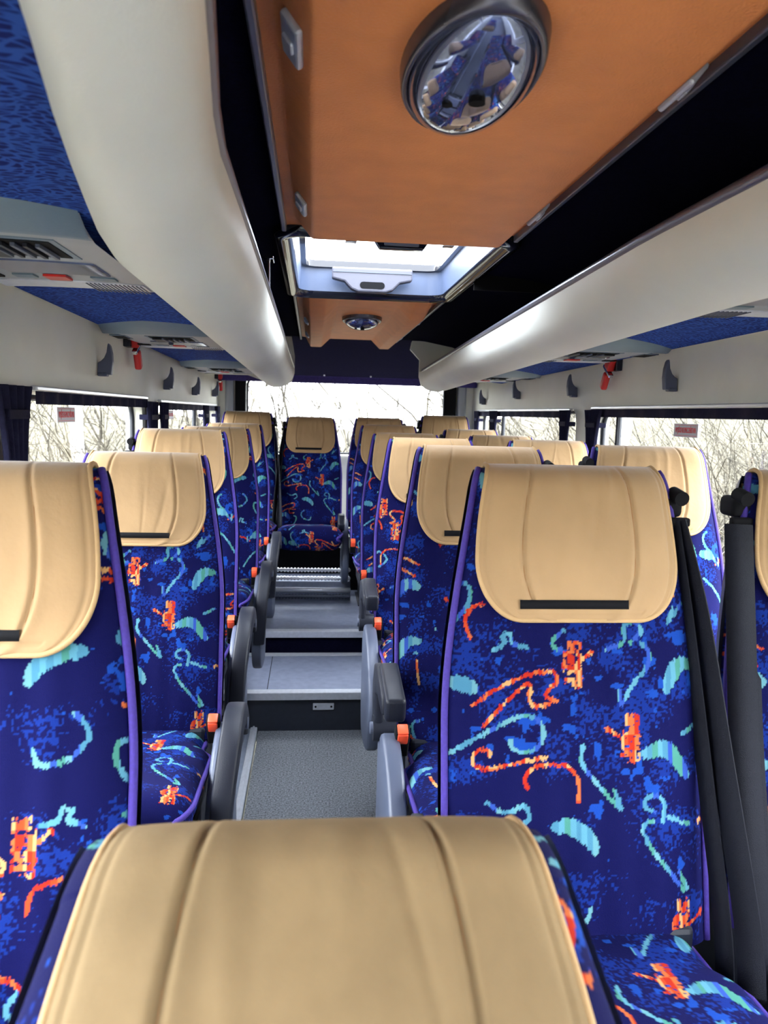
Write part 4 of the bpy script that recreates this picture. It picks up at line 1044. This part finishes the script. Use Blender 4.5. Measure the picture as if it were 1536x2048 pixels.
# right hand pair: window column
seat(0.752, 1.36, 1.36, 'b', 'window seat cut by the right picture edge, with wide black belt', belt=-1, cover=2, wide=True)
seat(0.722, 2.10, 1.374, 'c', 'window seat in second row of pairs, in front of the exit sticker window', belt=-1, cover=3, rot=-0.03, k=.93)
seat(0.690, 2.92, 1.361, 'a', 'window seat in third row of pairs', belt=-1, cover=4, k=.89)
seat(0.680, 3.62, 1.358, 'b', 'window seat in fourth row of pairs, below the farther window', belt=-1, cover=1, floor=0.18, k=.89)
seat(0.675, 4.32, 1.371, 'c', 'window seat in fifth row of pairs, in front of the rear bench', belt=-1, cover=2, floor=0.30, k=.89)
# left hand single column
seat(-0.68, 1.15, 1.362, 'b', 'single seat cut by the left picture edge, nearest on the birch window side', belt=0, arm=('down', 1), cover=5, k=1.0)
seat(-0.655, 2.12, 1.326, 'a', 'second single seat, cover slightly wrinkled, beside the birch window', belt=0, arm=('down', 1), cover=6, k=.93)
seat(-0.665, 2.74, 1.374, 'c', 'third single seat, blue side showing by the window curtain', belt=-1, arm=('down', 1), cover=3, button=PEACH, k=.88)
seat(-0.655, 3.60, 1.367, 'b', 'fourth single seat, on the first step', belt=-1, arm=('down', 1), cover=4, floor=0.18, button=PEACH, k=.89)
seat(-0.650, 4.40, 1.372, 'a', 'fifth single seat, just in front of the rear bench', belt=-1, arm=('down', 1), cover=1, floor=0.30, k=.89)
# rear bench row
seat(-0.622, 5.0, 1.439, 'c', 'rear bench seat in the corner on the single seat side', belt=1, cover=2, floor=0.30, group='rear bench seats', k=.88)
seat(-0.225, 5.0, 1.415, 'a', 'rear bench seat facing straight down the aisle', belt=-1, arm=('rear', 1), cover=3, floor=0.30, group='rear bench seats', k=.88, legs=False, cz=1.35)
seat(0.212, 5.0, 1.42, 'b', 'rear bench seat next to the aisle-facing one, backed by the window', belt=1, cover=4, floor=0.30, group='rear bench seats', k=.88)
seat(0.640, 5.0, 1.445, 'a', 'rear bench seat in the corner on the double seat side', belt=-1, cover=1, floor=0.30, group='rear bench seats', k=.88)
# the low seat right in front of the camera, reclined
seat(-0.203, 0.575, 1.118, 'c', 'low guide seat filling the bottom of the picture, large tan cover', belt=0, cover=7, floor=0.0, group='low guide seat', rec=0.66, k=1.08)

# ribbed steel heater box under the aisle-facing rear seat
hb = empty('heater_box', (-0.215, 4.66, Z2)); tag(hb, 'ribbed steel heater box under the aisle-facing rear seat', 'heater')
W2 = 0.25
obj('casing', extrude_poly([(0.0, 0.0), (0.0, 0.072), (0.02, 0.08), (0.045, 0.112), (0.30, 0.112), (0.30, 0.0)], 'x', -W2, W2, bev=0.004), TREAD, hb)
obj('bright_bar', tube('bright_bar', [(-W2, 0.0, 0.066), (0, 0.0, 0.066), (W2, 0.0, 0.066)], 0.014, 16), STEEL, hb)
def spring(y, z, r, n, m, name):
    ts = np.linspace(-W2, W2, n * 2 + 1); rr_ = np.array([r * (1.0 if i % 2 else 0.45) for i in range(len(ts))])
    P = tube_pts([(t, y, z) for t in ts], rr_, 12); return obj(name, grid_mesh(name, P, close_u=True), m, hb)
spring(-0.004, 0.028, 0.019, 26, MDG, 'ribbed_roller'); spring(0.04, 0.132, 0.016, 24, STEEL, 'coiled_rail'); spring(0.05, 0.182, 0.015, 24, STEEL, 'coiled_rail')
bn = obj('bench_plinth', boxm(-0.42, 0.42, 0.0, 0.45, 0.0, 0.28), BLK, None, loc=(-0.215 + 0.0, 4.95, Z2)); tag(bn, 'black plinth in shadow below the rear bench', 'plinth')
# dangling orange buckle in the aisle
fb = empty('loose_buckle', (0.022, 2.72, 0.74)); tag(fb, 'loose orange topped belt buckle sticking up beside third aisle seat', 'buckle')
obj('buckle_button', boxm(-0.008, 0.008, -0.015, 0.015, -0.03, 0.035, bev=0.003), ORANGE, fb)
obj('buckle_stalk', boxm(-0.006, 0.006, -0.01, 0.01, -0.14, -0.03, bev=0.002), CHROME, fb)

# ------------------------------------------------------------------ outside
gz = -0.9
def terrain():
    xs_ = np.linspace(-45, 45, 91); ys_ = np.linspace(-30, 70, 101)
    X, Y = np.meshgrid(xs_, ys_)
    n = 0.15 * np.sin(X * 1.3 + Y * 0.7) + 0.12 * np.sin(X * 0.5 - Y * 1.9)
    Z = gz + np.clip(np.abs(X) - 5, 0, 30) * 0.10 + np.clip(Y - 14, 0, 30) * 0.03 + n * np.clip(np.abs(X) - 3, 0, 1)
    return grid_mesh('ground', np.stack([X, Y, Z], -1))
o = obj('ground', terrain(), GROUND); tag(o, 'rough ground with dead leaves outside the windows', kind='structure')
def thicket(name, x0, x1, y0, y1, count, hgt, lab, seed, thin=1.0, lean=0.5, twigs=12):
    rs = np.random.RandomState(seed); V = []; F = []; MI = []
    def seg(path, r0, r1, mi):
        n = len(path); base = len(V)
        for i, p in enumerate(path):
            r = r0 + (r1 - r0) * i / (n - 1)
            for k in range(3):
                an = k * 2.094 + 0.5; V.append((p[0] + r * math.cos(an), p[1] + r * math.sin(an), p[2] + r * 0.5 * math.sin(an * 2)))
        for i in range(n - 1):
            for k in range(3):
                a_ = base + i * 3 + k; b_ = base + i * 3 + (k + 1) % 3; F.append((a_, b_, b_ + 3, a_ + 3)); MI.append(mi)
    for c in range(count):
        x = rs.uniform(x0, x1); y = rs.uniform(y0, y1); z = gz + max(0, abs(x) - 5) * 0.10 - 0.1
        mi = int(rs.rand() < 0.4)
        H = hgt * rs.uniform(0.4, 1.0); d = rs.normal(0, lean, 2); p = np.array([x, y, z]); path = [p]
        for i in range(6):
            d = d + rs.normal(0, 0.28, 2); p = p + np.array([d[0] * H / 6, d[1] * H / 6, H / 6 * rs.uniform(0.7, 1.1)]); path.append(p)
        lim = 2.0 if abs(x0) > 3.3 and y1 < 17 else 0
        def cl(q_): return q_ if not lim or q_[0] * math.copysign(1, x0) > lim else np.array([math.copysign(lim + 0.3 * rs.rand(), x0), q_[1], q_[2]])
        path = [cl(q_) for q_ in path]
        r = rs.uniform(0.005, 0.014) * thin; seg(path, r, r * 0.35, mi)
        for b in range(rs.randint(twigs // 2, twigs)):
            i = rs.randint(0, 6); q = path[i] + (path[i + 1] - path[i]) * rs.rand(); dd = rs.normal(0, 1, 3); dd[2] = dd[2] * 0.8 + 0.25; dd /= np.linalg.norm(dd)
            ln = rs.uniform(0.4, 1.5); tp = [q]
            for j in range(4): dd = dd + rs.normal(0, 0.35, 3); dd /= np.linalg.norm(dd); q = cl(q + dd * ln / 4); tp.append(q)
            seg(tp, r * 0.45, r * 0.2, mi)
    me = bpy.data.meshes.new(name); me.from_pydata(V, [], F); me.materials.append(BARK); me.materials.append(BARK2)
    me.polygons.foreach_set('material_index', MI); me.update()
    o = obj(name, me); tag(o, lab, 'bushes', kind='stuff'); return o
thicket('bare_thicket', -11, -3.6, 0, 16, 1300, 3.8, 'dense bare twigs outside the birch window', 1)
thicket('bare_thicket', 3.6, 11, -1, 16, 1300, 3.7, 'dense bare twigs outside the exit sticker window', 3)
thicket('bare_thicket', -7, 8, 17, 24, 190, 6.0, 'sparse pale twigs seen through the back window', 5, thin=3.6, lean=0.22)
def birch(x, y, h, r, lab, seed):
    rs = np.random.RandomState(seed); e = empty('birch_tree', (x, y, gz + max(0, abs(x) - 5) * 0.1 - 0.1)); tag(e, lab, 'tree', 'birch trees outside')
    p = [(rs.normal(0, 0.02) * i, rs.normal(0, 0.02) * i, h * i / 12) for i in range(13)]
    obj('trunk', tube('trunk', p, [r * (1 - 0.06 * i) for i in range(13)], 14), BIRCH, e)
    for k in range(7):
        i = rs.randint(5, 12); a_ = rs.uniform(0, 6.28); q = np.array(p[i])
        br = [q, q + np.array([math.cos(a_) * .5, math.sin(a_) * .5, .45]), q + np.array([math.cos(a_) * 1.0, math.sin(a_) * 1.0, .8])]
        obj('branch', tube('branch', br, [r * 0.25, r * 0.15, r * 0.06], 5), BARK, e)
birch(-3.2, 7.2, 7.0, 0.13, 'white birch trunk seen through the birch window', 1)
birch(-5.2, 9.5, 7.0, 0.14, 'thinner looking birch trunk behind the white one', 2)
birch(-4.6, 15.0, 7.0, 0.15, 'birch trunk seen through the farther window, single seat side', 3)
birch(4.4, 11.2, 7.0, 0.11, 'birch trunk seen through the double seat side windows', 4)
